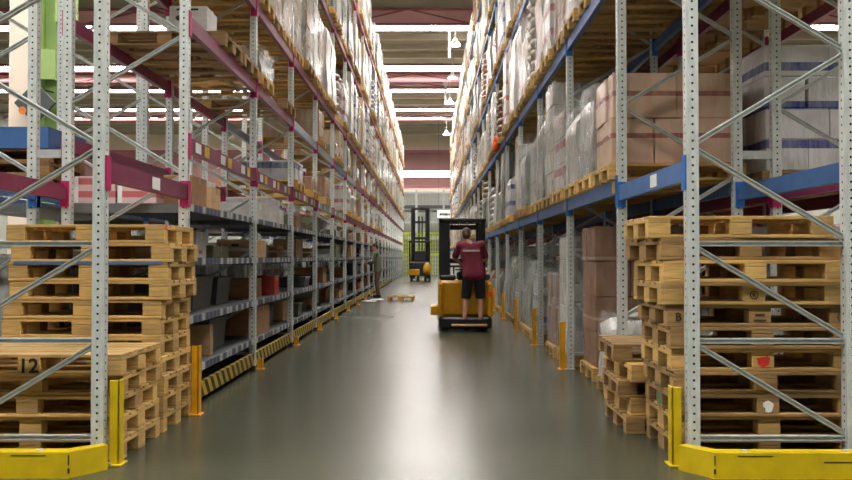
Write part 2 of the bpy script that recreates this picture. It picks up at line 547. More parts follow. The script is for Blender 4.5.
BEAM_H = .13
_post_cache = {}
_beam_cache = {}
def make_rack(label, X, sd, posts, lev, top, bmat, cmat, odd, near_parts, n_front=14, n_back=6, sticker=None, tagstrips=None, name='pallet_rack'):
    root = thing(name, label, 'pallet rack', (X, posts[0], 0))
    key = (top,)
    pm = post_mesh(top).mesh('post', M['post'])
    foot = MB().cbox(-.044, .044, -.06, .06, 0, .012, .004).mesh('foot_plate', M['galv'])
    br = brace_mb(top, sd).mesh('upright_frame', M['galv'])
    br2 = brace_mb(top, sd, True).mesh('upright_frame', M['galv']) if sd > 0 else br
    for i, d in enumerate(posts):
        f = put(br2 if i % 2 else br, 'upright_frame', root, (0, d-posts[0], 0))
        for px in (sd*PW/2, sd*(DEPTH-PW/2)):
            put(pm, 'post', f, (px, 0, 0))
            if i < 6: put(foot, 'foot_plate', f, (px, 0, 0))
    # beams
    def beam_mb(L, conn):
        mb = MB(); h = BEAM_H/2
        mb.prism([(0, -h), (.05*sd, -h), (.05*sd, h-.03), (.03*sd, h-.03), (.03*sd, h), (0, h)] if sd > 0 else
                 [(0, -h), (0, h), (.03*sd, h), (.03*sd, h-.03), (.05*sd, h-.03), (.05*sd, -h)], PW/2, L-PW/2, axis='y')
        if conn:
            conn_box(mb, L, 1)
        return mb
    def conn_box(mb, L, mi):
        for y, e in ((.038, 1), (L-.038, -1)):
            mb.box(-.006*sd, .058*sd, y, y+e*.012, -.125, .095, mi)
            mb.box(-.007*sd, -.001*sd, y+e*.012, y-e*.066, -.125, .095, mi)
    far = MB(); nb = len(posts)-1
    count = 0
    cm_cache = {}
    for b in range(1, nb+1):
        L = posts[b]-posts[b-1]
        for li, z in enumerate(lev[b]):
            for back in (0, 1):
                x = 0 if not back else sd*DEPTH
                mat = odd.get((b, li), bmat)
                y0 = posts[b-1]-posts[0]
                if (b <= (n_back if back else n_front)) and count < 100:
                    count += 1
                    key = (round(L, 3), mat.name, back, b <= near_parts)
                    if key not in cm_cache:
                        mb = beam_mb(L, b > near_parts)
                        if back: mb.v = [(-q[0], q[1], q[2]) for q in mb.v]; mb.f = [tuple(reversed(q)) for q in mb.f]
                        cm_cache[key] = mb.mesh('beam', [mat, cmat])
                    o = put(cm_cache[key], 'beam', root, (x, y0, z))
                    if b <= near_parts:
                        for e in (0, 1):
                            ck = ('c', back, e, round(L, 3))
                            if ck not in cm_cache:
                                cb = MB(); y, ee = ((.038, 1), (L-.038, -1))[e]
                                cb.box(-.006*sd, (PW-.012)*sd, y, y+ee*.014, -.125, .095)
                                cb.box(-.010*sd, -.001*sd, y+ee*.014, y-ee*.07, -.125, .095)
                                if back: cb.v = [(-q[0], q[1], q[2]) for q in cb.v]; cb.f = [tuple(reversed(q)) for q in cb.f]
                                cm_cache[ck] = cb.mesh('beam_connector', cmat)
                            put(cm_cache[ck], 'beam_connector', o)
                        if sticker and not back: sticker(o, b, li, L, sd)
                else:
                    mb = beam_mb(L, True)
                    if back: mb.v = [(-q[0], q[1], q[2]) for q in mb.v]; mb.f = [tuple(reversed(q)) for q in mb.f]
                    far.add([(v[0]+x, v[1]+y0, v[2]+z) for v in mb.v], mb.f)
    if far.v:
        tag(far.build('distant_beams', bmat, root), kind='stuff')
    return root

stick_w = MB().box(-.002, .002, -.09, .09, -.045, .045).mesh('beam_label', M['sticker'])
bars = MB()
for q in range(9): bars.box(-.0035, .0035, -.075+q*.018, -.067+q*.018, -.03, .03)
bars_me = bars.mesh('barcode', M['ink'])
stick_y = MB().box(-.002, .002, -.08, .08, -.05, .05).mesh('beam_label', M['yellow_sticker'])
stick_b = bars.mesh('barcode', M['ink'])
def sticker_left(o, b, li, L, sd):
    if b == 1 and li == 0:
        put(stick_w, 'beam_label', o, (.003, 1.0, 0)); 
    if b >= 2 and li == 0 and b <= 6:
        for q in range(3):
            y = .3 + q*(L-.5)/2.6
            put(stick_w, 'beam_label', o, (.003, y, 0)); put(stick_y, 'beam_label', o, (.003, y+.3, 0))
def sticker_right(o, b, li, L, sd):
    if b == 1 and li == 0: put(stick_w, 'beam_label', o, (-.003, .78, 0))
    if b in (2, 3) and li == 0: put(stick_y, 'beam_label', o, (-.003, .12, 0))

odd_l = {(4, 1): M['greyblue'], (5, 1): M['greyblue'], (6, 1): M['blue'], (5, 0): M['greyblue'], (6, 0): M['greyblue'], (7, 1): M['greyblue']}
rackL = make_rack('tall pallet rack with mauve beams and grey shelving along the aisle', XL, -1, DL, LEV_L, 10.1, M['mauve'], M['magenta'], odd_l, 8, sticker=sticker_left)
rackR = make_rack('tall pallet rack with blue beams, full of wrapped loads along the aisle', XR, 1, D, LEV_R, 10.7, M['blue'], M['blue2'], {}, 8, sticker=sticker_right)
# neighbouring runs, back to back with the two above
DN = D[:13]
LNL = {b: [1.87] for b in range(1, 13)}
LNR = {b: [1.87, 3.82, 5.7, 7.6] for b in range(1, NB+1)}
rackNL = make_rack('blue-beamed pallet rack standing back to back behind the mauve-beamed rack', XL-DEPTH-.22, -1, DL[:13], LNL, 6.0, M['blue'], M['blue2'], {}, 3, 12, 6)
rackNR = make_rack('mauve-beamed pallet rack standing back to back behind the blue-beamed aisle rack', XR+DEPTH+.26, 1, D, LNR, 9.0, M['mauve'], M['magenta'], {}, 3, 12, 6)
# row spacers tying back-to-back frames are part of the aisle racks
for rk, sd in ((rackL, -1), (rackR, 1)):
    sp = MB().box(sd*DEPTH, sd*(DEPTH+.26), -.02, .02, -.035, .035).mesh('row_spacer', M['galv'])
    for d in (DL if sd < 0 else D)[:6]:
        for z in (2.2, 4.6): put(sp, 'row_spacer', rk, (0, d-D[0], z))

# shelves in the mauve rack from its second bay on
SHZ = [.35, .80, 1.31, 1.78]
_sh = {}
if True:
    pass
def shelf_meshes(Ls):
    if Ls not in _sh:
        sh = MB()
        sh.box(-DEPTH+.05, -.03, PW/2, Ls-PW/2, -.035, 0)
        for e in (0, 1): sh.box(-DEPTH+.05, -.03, (PW/2+.001, Ls-PW/2-.021)[e], (PW/2+.02, Ls-PW/2-.001)[e], -.08, 0)
        _sh[Ls] = (sh.mesh('shelf', M['shelf']), MB().box(-.03, -.022, PW/2, Ls-PW/2, -.062, .002).mesh('ticket_strip', M['strip']))
    return _sh[Ls]
for b in range(2, NB+1):
    for z in SHZ:
        a_, b_ = shelf_meshes(round(DL[b]-DL[b-1], 2))
        o = put(a_, 'shelf', rackL, (0, DL[b-1]-DL[0], z))
        put(b_, 'ticket_strip', o)

for b in range(2, 5):
    a_, b_ = shelf_meshes(round(DL[b]-DL[b-1], 2))
    put(a_, 'shelf', rackNL, (0, DL[b-1]-DL[0], SHZ[3]))

# ------------------------------------------------------------------ pallets
def pallet_geo(mb=None, jit=0.0):
    """EUR pallet 1.2 x 0.8 x 0.144, origin at the base centre; returns dict of part builders"""
    P = {}
    d = MB()
    for y0, y1 in ((-.4, -.255), (-.2125, -.1125), (-.0725, .0725), (.1125, .2125), (.255, .4)):
        dz = random.uniform(-.002, .001)
        d.cbox(-.6+random.uniform(0, .004)*jit, .6-random.uniform(0, .004)*jit, y0, y1, .122+dz, .144+dz, .003)
    for x in (-.6, -.0725, .455): d.cbox(x, x+.145, -.4, .4, .1, .122, .003)
    P['deck'] = d
    P['blocks'] = []
    for x in (-.6, -.0725, .455):
        for y0, y1 in ((-.4, -.3), (-.0725, .0725), (.3, .4)):
            P['blocks'].append(MB().cbox(x, x+.145, y0, y1, .022, .1, .004))
    P['runners'] = []
    for y0, y1 in ((-.4, -.3), (-.0725, .0725), (.3, .4)):
        P['runners'].append(MB().cbox(-.6, .6, y0, y1, 0, .022, .003))
    return P

PAL = {}
for key in ('wood', 'wood_dark'):
    g = pallet_geo(jit=1)
    PAL[key] = (g['deck'].mesh('deck', M[key]), [q.mesh('block', M[key]) for q in g['blocks']], [q.mesh('runner', M[key]) for q in g['runners']])
def pallet_thing(label, loc, rz=0, sz=1.0, mat='wood', group=None, name='wooden_pallet'):
    p = thing(name, label, 'pallet', loc, rz, group)
    if sz != 1.0: p.scale = (1, 1, sz)
    put(PAL[mat][0], 'deck', p)
    for q in PAL[mat][1]: put(q, 'block', p)
    for q in PAL[mat][2]: put(q, 'runner', p)
    return p
def whole_pallet(mat):
    mb = MB(); g = pallet_geo()
    for q in [g['deck']] + g['blocks'] + g['runners']: mb.add(q.v, q.f)
    return mb.mesh('pallet', M[mat])
PALW = {k_: whole_pallet(k_) for k_ in ('wood', 'wood_dark')}

# ------------------------------------------------------------------ pallet loads
CW = {}
CW['pale'] = wrapped_mat('wrapped_pale', rgb(168, 162, 148), None, .5)
CW['grey'] = wrapped_mat('wrapped_grey', rgb(112, 114, 106), None, .5)
CW['brown'] = wrapped_mat('wrapped_brown', rgb(150, 108, 74), None, .2)
CW['red'] = wrapped_mat('wrapped_red_white', rgb(200, 190, 184), (rgb(160, 62, 58), 3.1, .3), .5)
CW['blue'] = wrapped_mat('wrapped_blue_white', rgb(196, 196, 200), (rgb(70, 84, 140), 3.1, .28), .5)
CW['tan'] = wrapped_mat('wrapped_tan', rgb(158, 132, 98), None, .3)
CW['green'] = wrapped_mat('wrapped_green', rgb(84, 98, 80), None, .5)
CW['white'] = wrapped_mat('wrapped_white', rgb(206, 204, 198), None, .4)
LOOK = {'pale': 'pale film-wrapped', 'grey': 'grey film-wrapped', 'brown': 'brown carton', 'red': 'red-banded white', 'blue': 'blue-banded white',
        'tan': 'tan film-wrapped', 'green': 'grey-green wrapped', 'white': 'bright white'}

def goods_mb(kind, h, rnd, look_='pale', w=.76, dp=1.14):
    mb = MB(); z0 = .145
    if kind == 'cartons':
        nx, ny = 3, 2; nz = max(1, round(h/(.28 if look_ not in ('kraft', 'brownbox') else .37)))
        for k_ in range(nz):
            ax, ay = (nx, ny) if k_ % 2 == 0 else (2, 3)
            for i in range(ax):
                for j in range(ay):
                    a = -dp/2 + dp*i/ax; b = -w/2 + w*j/ay
                    e = rnd.uniform(-.008, .008)
                    mb.cbox(a+.004+e, a+dp/ax-.004+e, b+.004-e, b+w/ay-.004-e, z0+h*k_/nz+.002, z0+h*(k_+1)/nz-.001, .008)
    elif kind == 'bales':
        # bulging wrapped bundles: a gridded body with rounded shoulders and dents
        nx, ny, nz = 10, 8, max(6, int(h/.12))
        ph = [rnd.uniform(0, 6.28) for _ in range(6)]
        def pt(u, v_, wz):
            x = (u-.5)*dp; y = (v_-.5)*w; z = z0 + wz*h
            top = max(0, (wz-.8)/.2)
            kx = 1 - .16*top*top + .03*math.sin(7*wz+ph[0]+3*u)
            ky = 1 - .2*top*top + .03*math.sin(6*wz+ph[1]+4*v_)
            z += top*(.05*math.sin(5*u+ph[2]) + .05*math.sin(6*v_+ph[3]) - .05)
            return (x*kx, y*ky, z)
        def sheet(f, a, b, flip):
            vs = [f(i/a, j/b) for j in range(b+1) for i in range(a+1)]
            fs = []
            for j in range(b):
                for i in range(a):
                    q = (j*(a+1)+i, j*(a+1)+i+1, (j+1)*(a+1)+i+1, (j+1)*(a+1)+i)
                    fs.append(tuple(reversed(q)) if flip else q)
            mb.add(vs, fs, 0, True)
        sheet(lambda u, t_: pt(u, 0, t_), nx, nz, False); sheet(lambda u, t_: pt(u, 1, t_), nx, nz, True)
        sheet(lambda v_, t_: pt(0, v_, t_), ny, nz, True); sheet(lambda v_, t_: pt(1, v_, t_), ny, nz, False)
        sheet(lambda u, v_: pt(u, v_, 1), nx, ny, False); sheet(lambda u, v_: pt(u, v_, 0), nx, ny, True)
    elif kind == 'sacks':
        nz = max(3, round(h/.16))
        for k_ in range(nz):
            for i in range(3):
                for j in range(2):
                    cx = -dp/2 + dp*(i+.5)/3; cy = -w/2 + w*(j+.5)/2
                    mb.ball((cx, cy, z0+h*(k_+.5)/nz), dp/5.4, w/3.7, h/nz*.62, 10, 6)
    elif kind == 'drums':
        nz = max(1, round(h/.62))
        for k_ in range(nz):
            for i in range(2):
                for j in range(2):
                    cx = -dp/4 + dp*i/2; cy = -w/4 + w*j/2
                    hh = h/nz; r = w/4-.01
                    mb.lathe([(r*.9, .004), (r, .03), (r, hh*.48), (r*1.03, hh*.5), (r, hh*.52), (r, hh-.04), (r*.86, hh-.004)], 14, 0, (cx, cy, z0+hh*k_))
        mb.cbox(-dp/2, dp/2, -w/2, w/2, z0-.001, z0+.004, .001)
    return mb

def film_shell(h, rnd, w=.79, dp=1.17):
    mb = MB(); z0 = .10; n = 28; nz = 10
    ph = [rnd.uniform(0, 6.28) for _ in range(5)]
    vs = []
    per = 2*(w+dp)
    for k_ in range(nz+1):
        t_ = k_/nz
        for i in range(n):
            s_ = per*i/n
            if s_ < dp: x, y = -dp/2+s_, -w/2
            elif s_ < dp+w: x, y = dp/2, -w/2+(s_-dp)
            elif s_ < 2*dp+w: x, y = dp/2-(s_-dp-w), w/2
            else: x, y = -dp/2, w/2-(s_-2*dp-w)
            k2 = 1.012 + .012*math.sin(9*t_+ph[0]+i*1.7) + .008*math.sin(23*t_+ph[1]+i)
            if t_ > .93: k2 -= .03
            vs.append((x*k2, y*k2, z0+t_*(h+.07)+(.015*math.sin(i*2.1+ph[2]) if k_ == nz else 0)))
    fs = [(k_*n+i, k_*n+(i+1) % n, (k_+1)*n+(i+1) % n, (k_+1)*n+i) for k_ in range(nz) for i in range(n)]
    mb.add(vs, fs, 0, True)
    return mb

_rnd = random.Random(11)
_G = {}
def goods(kind, look, h):
    key = (kind, look, round(h, 2))
    if key not in _G:
        _G[key] = goods_mb(kind, h, _rnd, look).mesh('goods', CW[look])
    return _G[key]
_F = {}
def film(h):
    key = round(h, 2)
    if key not in _F: _F[key] = film_shell(h, _rnd).mesh('stretch_film', M['film'])
    return _F[key]

def load(label, loc, look='pale', kind='bales', h=1.2, wrap=False, pal='wood', group=None, rz=0, sx=1.0, name='pallet_load'):
    t_ = thing(name, label, 'pallet load', loc, rz, group)
    put(PALW[pal], 'pallet', t_)
    put(goods(kind, look, h), 'goods', t_, sc=(1, sx, 1))
    if wrap: put(film(h), 'stretch_film', t_, sc=(1, sx, 1))
    return t_

# ---- loads in the upper levels, bay by bay; about 290 stand as things of their own, the farther ones are one mass
LOOKS = ['pale']*7 + ['white']*4 + ['grey']*6 + ['tan']*4 + ['brown']*4 + ['red']*2 + ['blue']*2 + ['green']*2
KINDS_ = ['bales']*6 + ['cartons']*5 + ['sacks']*1
SLOT = ['near', 'middle', 'far']
far_parts = []
LAST_BAY = 11
def place_level(side, b, li, lev, X, sd, hmin, hmax, rackname, skip=0.0):
    z = lev[b][li] + BEAM_H/2 + .001
    for s in range(3):
        look = random.choice(LOOKS); kind = random.choice(KINDS_)
        h = random.choice([.0, .25, .5, .75, 1.0])*(hmax-hmin) + hmin
        y = D[b-1] + .5 + s*.9 + random.uniform(-.02, .02)
        x = X + sd*(.56 + random.uniform(-.06, .03))
        if random.random() < skip: continue
        if b <= LAST_BAY:
            lab = '%s load, %s slot of the %s bay, %s beam level, %s rack' % (LOOK[look], SLOT[s], ORD[b], ORD[li+1], rackname)
            load(lab, (x, y, z), look, kind, h, wrap=(b <= 4), group='pallet loads stored high in the %s aisle rack' % rackname, sx=random.uniform(.93, 1.03))
        else:
            far_parts.append((x, y, z, look, h))
for b in range(2, NB+1):
    for li in (2, 3, 4):
        if b == 2 and li > 2: continue       # out of the picture
        if li == 4 and b < 4: continue
        place_level('l', b, li, LEV_L, XL, -1, 1.0, (1.6, 1.65, 1.45)[li-2], 'mauve', .04)
# the blue rack: lowest beam level has its own recognisable loads near the camera
def rl(b, s, look, kind, h, label, wrap=True, li=0, dx=0.0, sx=1.0):
    z = LEV_R[b][li] + BEAM_H/2 + .001
    return load(label, (XR+.55+dx, D[b-1]+.5+s*.9, z), look, kind, h, wrap, sx=sx, group='pallet loads stored high in the blue aisle rack')
CW['brownbox'] = wrapped_mat('wrapped_brown_banded', rgb(206, 172, 146), (rgb(150, 92, 80), 2.7, .12), .12)
CW['bluebox'] = wrapped_mat('wrapped_white_blue_band', rgb(226, 224, 226), (rgb(70, 84, 150), 2.9, .22), .3)
LOOK['bluebox'] = 'blue-banded white'; LOOK['brownbox'] = 'brown carton'
rl(2, 0, 'brownbox', 'cartons', .80, 'brown carton load with dark red bands, nearest pallet on the blue lowest beam', wrap=False)
rl(2, 1, 'grey', 'bales', .86, 'shiny grey film bundle beside the banded brown carton load, lowest blue beam level')
rl(2, 2, 'pale', 'bales', .78, 'pale wrapped bundle, third pallet along the lowest blue beam level')
rl(3, 0, 'red', 'cartons', .95, 'red and white wrapped cartons, fourth pallet along the lowest blue beam level')
rl(3, 1, 'pale', 'cartons', 1.45, 'tall pale wrapped carton stack, fifth pallet along the lowest blue beam level')
rl(3, 2, 'grey', 'bales', 1.2, 'grey wrapped bundle, sixth pallet along the lowest blue beam level')
for b in range(4, NB+1): place_level('r', b, 0, LEV_R, XR, 1, .8, 1.45, 'blue', .02)
for b in range(2, NB+1):
    for li in (1, 2, 3, 4):
        if b == 2 and li > 1: continue
        if b == 3 and li > 2: continue
        place_level('r', b, li, LEV_R, XR, 1, .95, (1.5, 1.5, 1.45, 1.15)[li-1], 'blue', .03)

# far loads: one mass, pallets and wrapped bodies
fm = MB(); FL = ['pale', 'white', 'grey', 'tan', 'brown', 'red', 'blue', 'green']
for (x, y, z, look, h) in far_parts:
    fm.box(x-.6, x+.6, y-.4, y+.4, z+.1, z+.144, 8); 
    for q in (-.55, 0, .55):
        for r_ in (-.35, 0, .35): fm.box(x+q-.06, x+q+.06, y+r_-.05, y+r_+.05, z, z+.1, 8)
    fm.cbox(x-.57, x+.57, y-.38, y+.38, z+.145, z+.145+h, .05, FL.index(look))
fo = fm.build('distant_pallet_loads', [CW[q] for q in FL] + [M['wood']])
tag(fo, 'mass of wrapped pallet loads stored at the distant end of both aisle racks', 'pallet loads', None, 'stuff')

# level-two and level-one loads of the mauve rack (mostly empty there)
def ll(b, s, li, look, kind, h, label, wrap=False, dx=0.0):
    z = LEV_L[b][li] + BEAM_H/2 + .001
    return load(label, (XL-.55+dx, D[b-1]+.5+s*.9, z), look, kind, h, wrap, group='pallet loads low on the mauve rack')
def lp(b, s, li, label):
    return pallet_thing(label, (XL-.55, D[b-1]+.5+s*.9, LEV_L[b][li]+BEAM_H/2+.001), 0, 1, 'wood_dark', 'empty pallets on the mauve beams')
pallet_thing('bare pallet on mauve second beam level carrying the white box', (XL-.55, 8.98, 3.33+.066), 0, 1, 'wood_dark', 'empty pallets on the mauve beams')
lp(2, 2, 1, 'bare pallet behind the white-box pallet, mauve second beam level')
ll(3, 0, 1, 'grey', 'bales', .32, 'low clear-wrapped bundle on a pallet, mauve second beam level, third bay', True)
lp(3, 2, 1, 'bare pallet at the far slot of mauve second level, third bay')
ll(4, 0, 0, 'blue', 'cartons', .3, 'low blue and white box load, mauve lowest beam level, fourth bay')
ll(4, 2, 0, 'brown', 'cartons', .22, 'low brown carton load, mauve lowest beam level, fourth bay, far slot')
ll(5, 1, 0, 'brown', 'cartons', .4, 'brown carton load, mauve lowest beam level, middle of fifth bay')
ll(5, 0, 1, 'tan', 'cartons', .5, 'tan carton load, mauve second beam level, near slot of fifth bay')
for b in range(6, 13):
    for li in (0, 1):
        for s in range(3):
            if random.random() < .45: continue
            look = random.choice(['pale', 'brown', 'grey', 'red', 'tan', 'white'])
            ll(b, s, li, look, random.choice(['cartons', 'bales']), random.choice([.3, .5, .65]),
               '%s low load, %s slot of the %s bay, %s beam level, mauve rack' % (LOOK[look], SLOT[s], ORD[b], ORD[li+1]))

# loads seen through the racks, on the neighbouring runs
XNL = XL-DEPTH-.22; XNR = XR+DEPTH+.26
def nl(x, y, z, look, kind, h, label, wrap=False, group=None, rz=0):
    return load(label, (x, y, z), look, kind, h, wrap, 'wood_dark', group, rz)
nl(XNR+.58, D[1]+.56, 1.936, 'bluebox', 'cartons', 1.12, 'white and blue-banded carton load behind the blue aisle rack, nearest pallet there')
CW['greybox'] = wrapped_mat('wrapped_grey_boxes', rgb(176, 170, 164), None, .3)
for s, y in enumerate((1.5, 2.4)):
    nl(XNR+.52, D[1]+y, 1.936, 'greybox', 'cartons', 1.0, 'grey carton load %s behind the blue-banded white load' % ('directly' if s == 0 else 'two pallets'))
NBR = 'pallet loads on the runs behind the aisle racks'
for b in (3, 4, 5, 6):
    for s in range(3):
        look = random.choice(['pale', 'grey', 'brown', 'white'])
        nl(XNR+.55, D[b-1]+.5+s*.9, 1.936, look, 'cartons', random.choice([.8, 1.0, 1.3]), '%s load behind the blue aisle rack, %s slot of the %s bay there' % (LOOK[look], SLOT[s], ORD[b]), group=NBR)
bm_ = MB(); rb = random.Random(5)  # mostly hidden bulk loads, added to stop light leaking through the racks
def mass(x, y, z, h):
    bm_.box(x-.6, x+.6, y-.4, y+.4, z+.1, z+.144, 8)
    for q in (-.55, 0, .55):
        for r_ in (-.35, 0, .35): bm_.box(x+q-.06, x+q+.06, y+r_-.05, y+r_+.05, z, z+.1, 8)
    bm_.cbox(x-.57, x+.57, y-.39, y+.39, z+.145, z+.145+h, .03, rb.randrange(8))
for b in range(1, NB+1):
    for s in range(2 if b == 1 else 3):
        y = D[b-1]+.5+s*.9
        if b == 1:
            for z in (3.82, 5.7): mass(XR+.56, y, z+.066, 1.2)  # out of view, added to keep light out of the first bays
        if b > 0:
            for z in LNR[b][(0 if b > 6 else 1):]: mass(XNR+.55, y, z+.066, rb.choice([1.2, 1.4, 1.55]))
        mass(XNR+.62, y, .001, rb.choice([1.2, 1.5]))
        if b > 1: mass(XNL-.58, y-.05, .001, rb.choice([1.2, 1.4]))
tag(bm_.build('background_pallet_loads', [CW[q] for q in FL] + [M['wood_dark']]), 'mass of stored pallet loads on the runs behind both aisle racks', 'pallet loads', None, 'stuff')
for b in range(6, 13):
    for s in range(3):
        for z, p in ((1.936, .55),):
            if random.random() < p: continue
            if b == 2 and z > 1: continue
            look = random.choice(['pale', 'white', 'grey', 'white', 'brown', 'green'])
            nl(XNL-.55, D[b-1]+.5+s*.9, z, look, random.choice(['cartons', 'bales']), random.choice([.7, 1.0, 1.3]) if z < 3 else .6,
               '%s load behind the mauve rack, %s slot of the %s bay, %s level' % (LOOK[look], SLOT[s], ORD[b], {0: 'ground', 1: 'first beam', 3: 'second beam'}[int(z)]), group=NBR)

# blue steel stillage and dark pallets on the blue run at the left edge of the picture
t_ = thing('steel_stillage', 'blue steel stillage on dark pallets behind the mauve rack', 'stillage', (XNL-.62, D[1]+.55, 2.28))
MB().box(-.58, .58, -.40, .40, 0, .05).build('floor_pan', M['blue'], t_)
for nm, bx in (('side_panel', (-.6, .6, -.42, -.40, 0, .19)), ('side_panel', (-.6, .6, .40, .42, 0, .19)), ('end_panel', (-.6, -.58, -.40, .40, 0, .19)), ('end_panel', (.58, .6, -.40, .40, 0, .19))):
    MB().box(*bx).build(nm, M['blue'], t_)
for k_ in range(3):
    pallet_thing('dark bare pallet under the blue steel stillage, %s of three' % ('lowest', 'middle', 'topmost')[k_], (XNL-.62, D[1]+.55, 1.936-.001+k_*.1145), 0, .79, 'wood_dark')

# ------------------------------------------------------------------ ground-level loads under the blue rack
def gl(y, look, kind, h, label, dx=0.0, wrap=True, rz=0, sx=1.0):
    return load(label, (XR+.60+dx, y, 0.001), look, kind, h, wrap, 'wood', 'pallet loads on the floor under the blue rack', rz, sx)
CW['kraft'] = wrapped_mat('wrapped_kraft', rgb(160, 120, 92), (rgb(190, 168, 148), 1.55, .05), .14); LOOK['kraft'] = 'brown'
o = gl(9.72, 'kraft', 'cartons', 1.5, 'tall brown carton stack wrapped in film beside the low messy pallet pile', .1, False)
o = gl(8.45, 'white', 'bales', .62, 'low white film-wrapped bundle showing just behind the messy pallet pile', .05)
gl(10.98, 'white', 'cartons', 1.42, 'tall white wrapped stack just beyond the brown carton stack', .02)
gl(11.95, 'kraft', 'cartons', .95, 'brown wrapped cartons on the floor beyond the tall white stack')
gl(13.75, 'blue', 'cartons', .9, 'blue-marked white cartons in torn film, floor level, fourth bay')
gl(14.7, 'green', 'bales', 1.1, 'grey-green sagging bundle on the floor, fourth bay')
gl(15.6, 'grey', 'bales', .7, 'small grey bundle on the floor, end of fourth bay')
gl(16.6, 'pale', 'cartons', .75, 'pale cartons on the floor, near slot of fifth bay')
gl(17.52, 'green', 'bales', 1.15, 'grey-green bundle on the floor, middle of fifth bay')
gl(18.44, 'grey', 'bales', .9, 'grey bundle on the floor, far slot of fifth bay')
for b in range(6, 13):
    for s in range(3):
        if random.random() < .15: continue
        look = random.choice(['pale', 'grey', 'green', 'brown', 'white'])
        gl(D[b-1]+.5+s*.9, look, random.choice(['bales', 'cartons']), random.choice([.6, .8, 1.05]), '%s load on the floor under the blue rack, %s slot of the %s bay' % (LOOK[look], SLOT[s], ORD[b]), wrap=False)

# orange sack hanging on the second blue beam
os_ = thing('sack', 'bright orange sack hanging on the second blue beam level', 'sack', (XR-.10, 20.2, 3.74))
mb = MB(); mb.ball((0, 0, .14), .09, .17, .15, 14, 9); mb.ball((0, .08, .24), .07, .10, .10, 12, 7); mb.ball((.0, -.09, .27), .06, .08, .09, 12, 7)
mb.build('sack_body', paint('orange_fabric', rgb(226, 92, 24), .7, 0, .12, 20), os_)
MB().tube((-.01, .0, .28), (.06, .0, .16), .012, n=6).build('strap', M['black'], os_)

# ------------------------------------------------------------------ pallet stacks
def text_mesh(txt, size, mat):
    cu = bpy.data.curves.new('lettering', 'FONT'); cu.body = txt; cu.size = size; cu.extrude = .001; cu.offset = size*.02; cu.align_x = 'CENTER'; cu.align_y = 'CENTER'
    to = bpy.data.objects.new('lettering', cu); COL.objects.link(to)
    me = bpy.data.meshes.new_from_object(to.evaluated_get(bpy.context.evaluated_depsgraph_get()))
    bpy.data.objects.remove(to)
    me.materials.clear(); me.materials.append(mat)
    return me
def face_text(me, p, loc, name, label=None):
    """lettering lying on a block's front face"""
    o = put(me, name, p, loc); o.rotation_euler = (PI/2, 0, 0)
    if label: o['label'] = label
    return o
def disc(r, n=18, wob=0.0):
    mb = MB(); pts = []
    for i in range(n):
        q = r*(1+wob*random.uniform(-1, 1)); pts.append((q*math.cos(2*PI*i/n), q*math.sin(2*PI*i/n)))
    return mb.prism(pts, -.001, .001, axis='y')
def ring(r0, r1, n=24):
    mb = MB()
    for i in range(n):
        a, b = 2*PI*i/n, 2*PI*(i+1)/n
        mb.prism([(r0*math.cos(a), r0*math.sin(a)), (r1*math.cos(a), r1*math.sin(a)), (r1*math.cos(b), r1*math.sin(b)), (r0*math.cos(b), r0*math.sin(b))], -.001, .001, axis='y')
    return mb

def stack(x, y, n, ph, xs, labels, base_label, mats=None, ys=None, rots=None, group=None):
    out = []
    for k_ in range(n):
        sz = ph/.144
        lab = base_label % ('bottom' if k_ == 0 else 'top' if k_ == n-1 else ORD[k_+1] + ' from the floor')
        dx = xs[k_] if xs else random.uniform(-.015, .015)
        dy = ys[k_] if ys else random.uniform(-.012, .012)
        rz = rots[k_] if rots else random.uniform(-.008, .008)
        out.append(pallet_thing(lab, (x+dx, y+dy, k_*ph), rz, sz*.995, (mats[k_] if mats else 'wood'), group))
    return out
random.seed(3)
# left: five-high stack at the front, eleven-high stack behind it
fs = stack(-2.6, 6.13, 5, .139, [0, -.01, -.02, .0, .02], None, 'wooden pallet, %s of five-high stack beside yellow end guard', ys=[0, .02, .0, .01, -.06], rots=[0, .005, -.006, .004, -.012])
face_text(text_mesh('12', .135, M['ink']), fs[4], (0, -.4035, .061), 'stencil_number', 'black stencilled number 12')
bs = stack(-2.6, 7.02, 11, .1425, [.0, .0, .01, -.01, -.02, -.03, -.02, .03, .02, .04, .0], None, 'wooden pallet, %s of the eleven-high stack behind the five-high stack')
put(MB().box(-.56, .56, -.4055, -.402, .128, .150).mesh('blue_slip_sheet', M['blue']), 'slip_sheet', bs[8])['label'] = 'blue slip sheet edge'
put(disc(.02, 12, .2).mesh('paint_mark', M['red_paint']), 'paint_mark', bs[10], (.602, -.35, .128), PI/2)
# right: tall stack at the front
# x of the pallet's front-left corner, bottom to top
cx_l = [1.575, 1.575, 1.565, 1.545, 1.535, 1.53, 1.50, 1.46, 1.41, 1.44, 1.335]
cx_ = [c + .6 + a_ for c, a_ in zip(cx_l, (.02, .02, .02, .03, .03, .03, .04, .04, .10, .03, .10))]
rs = stack(0, 6.12, 11, .1445, cx_, None, 'wooden pallet, %s of tall stack inside the blue rack end', ys=[0, .01, -.01, .0, .02, .0, .01, -.01, .0, .03, .02],
           rots=[0, .006, -.004, .003, 0, -.006, .004, -.008, .006, .07, -.02], mats=['wood_dark', 'wood', 'wood_dark', 'wood_dark', 'wood', 'wood_dark', 'wood_dark', 'wood', 'wood', 'wood_dark', 'wood'])
put(disc(.038, 14, .3).mesh('paint_splash', M['red_paint']), 'paint_splash', rs[4], (.0, -.4025, .064))['label'] = 'bright red paint splash'
put(disc(.03, 12, .35).mesh('paper_label', M['sticker']), 'paper_label', rs[2], (.0, -.4025, .066))
put(ring(.022, .028).mesh('burnt_mark', M['brown_ink']), 'burnt_mark', rs[7], (.0, -.4025, .062))
face_text(text_mesh('R', .036, M['brown_ink']), rs[7], (.0, -.4025, .062), 'burnt_letter')
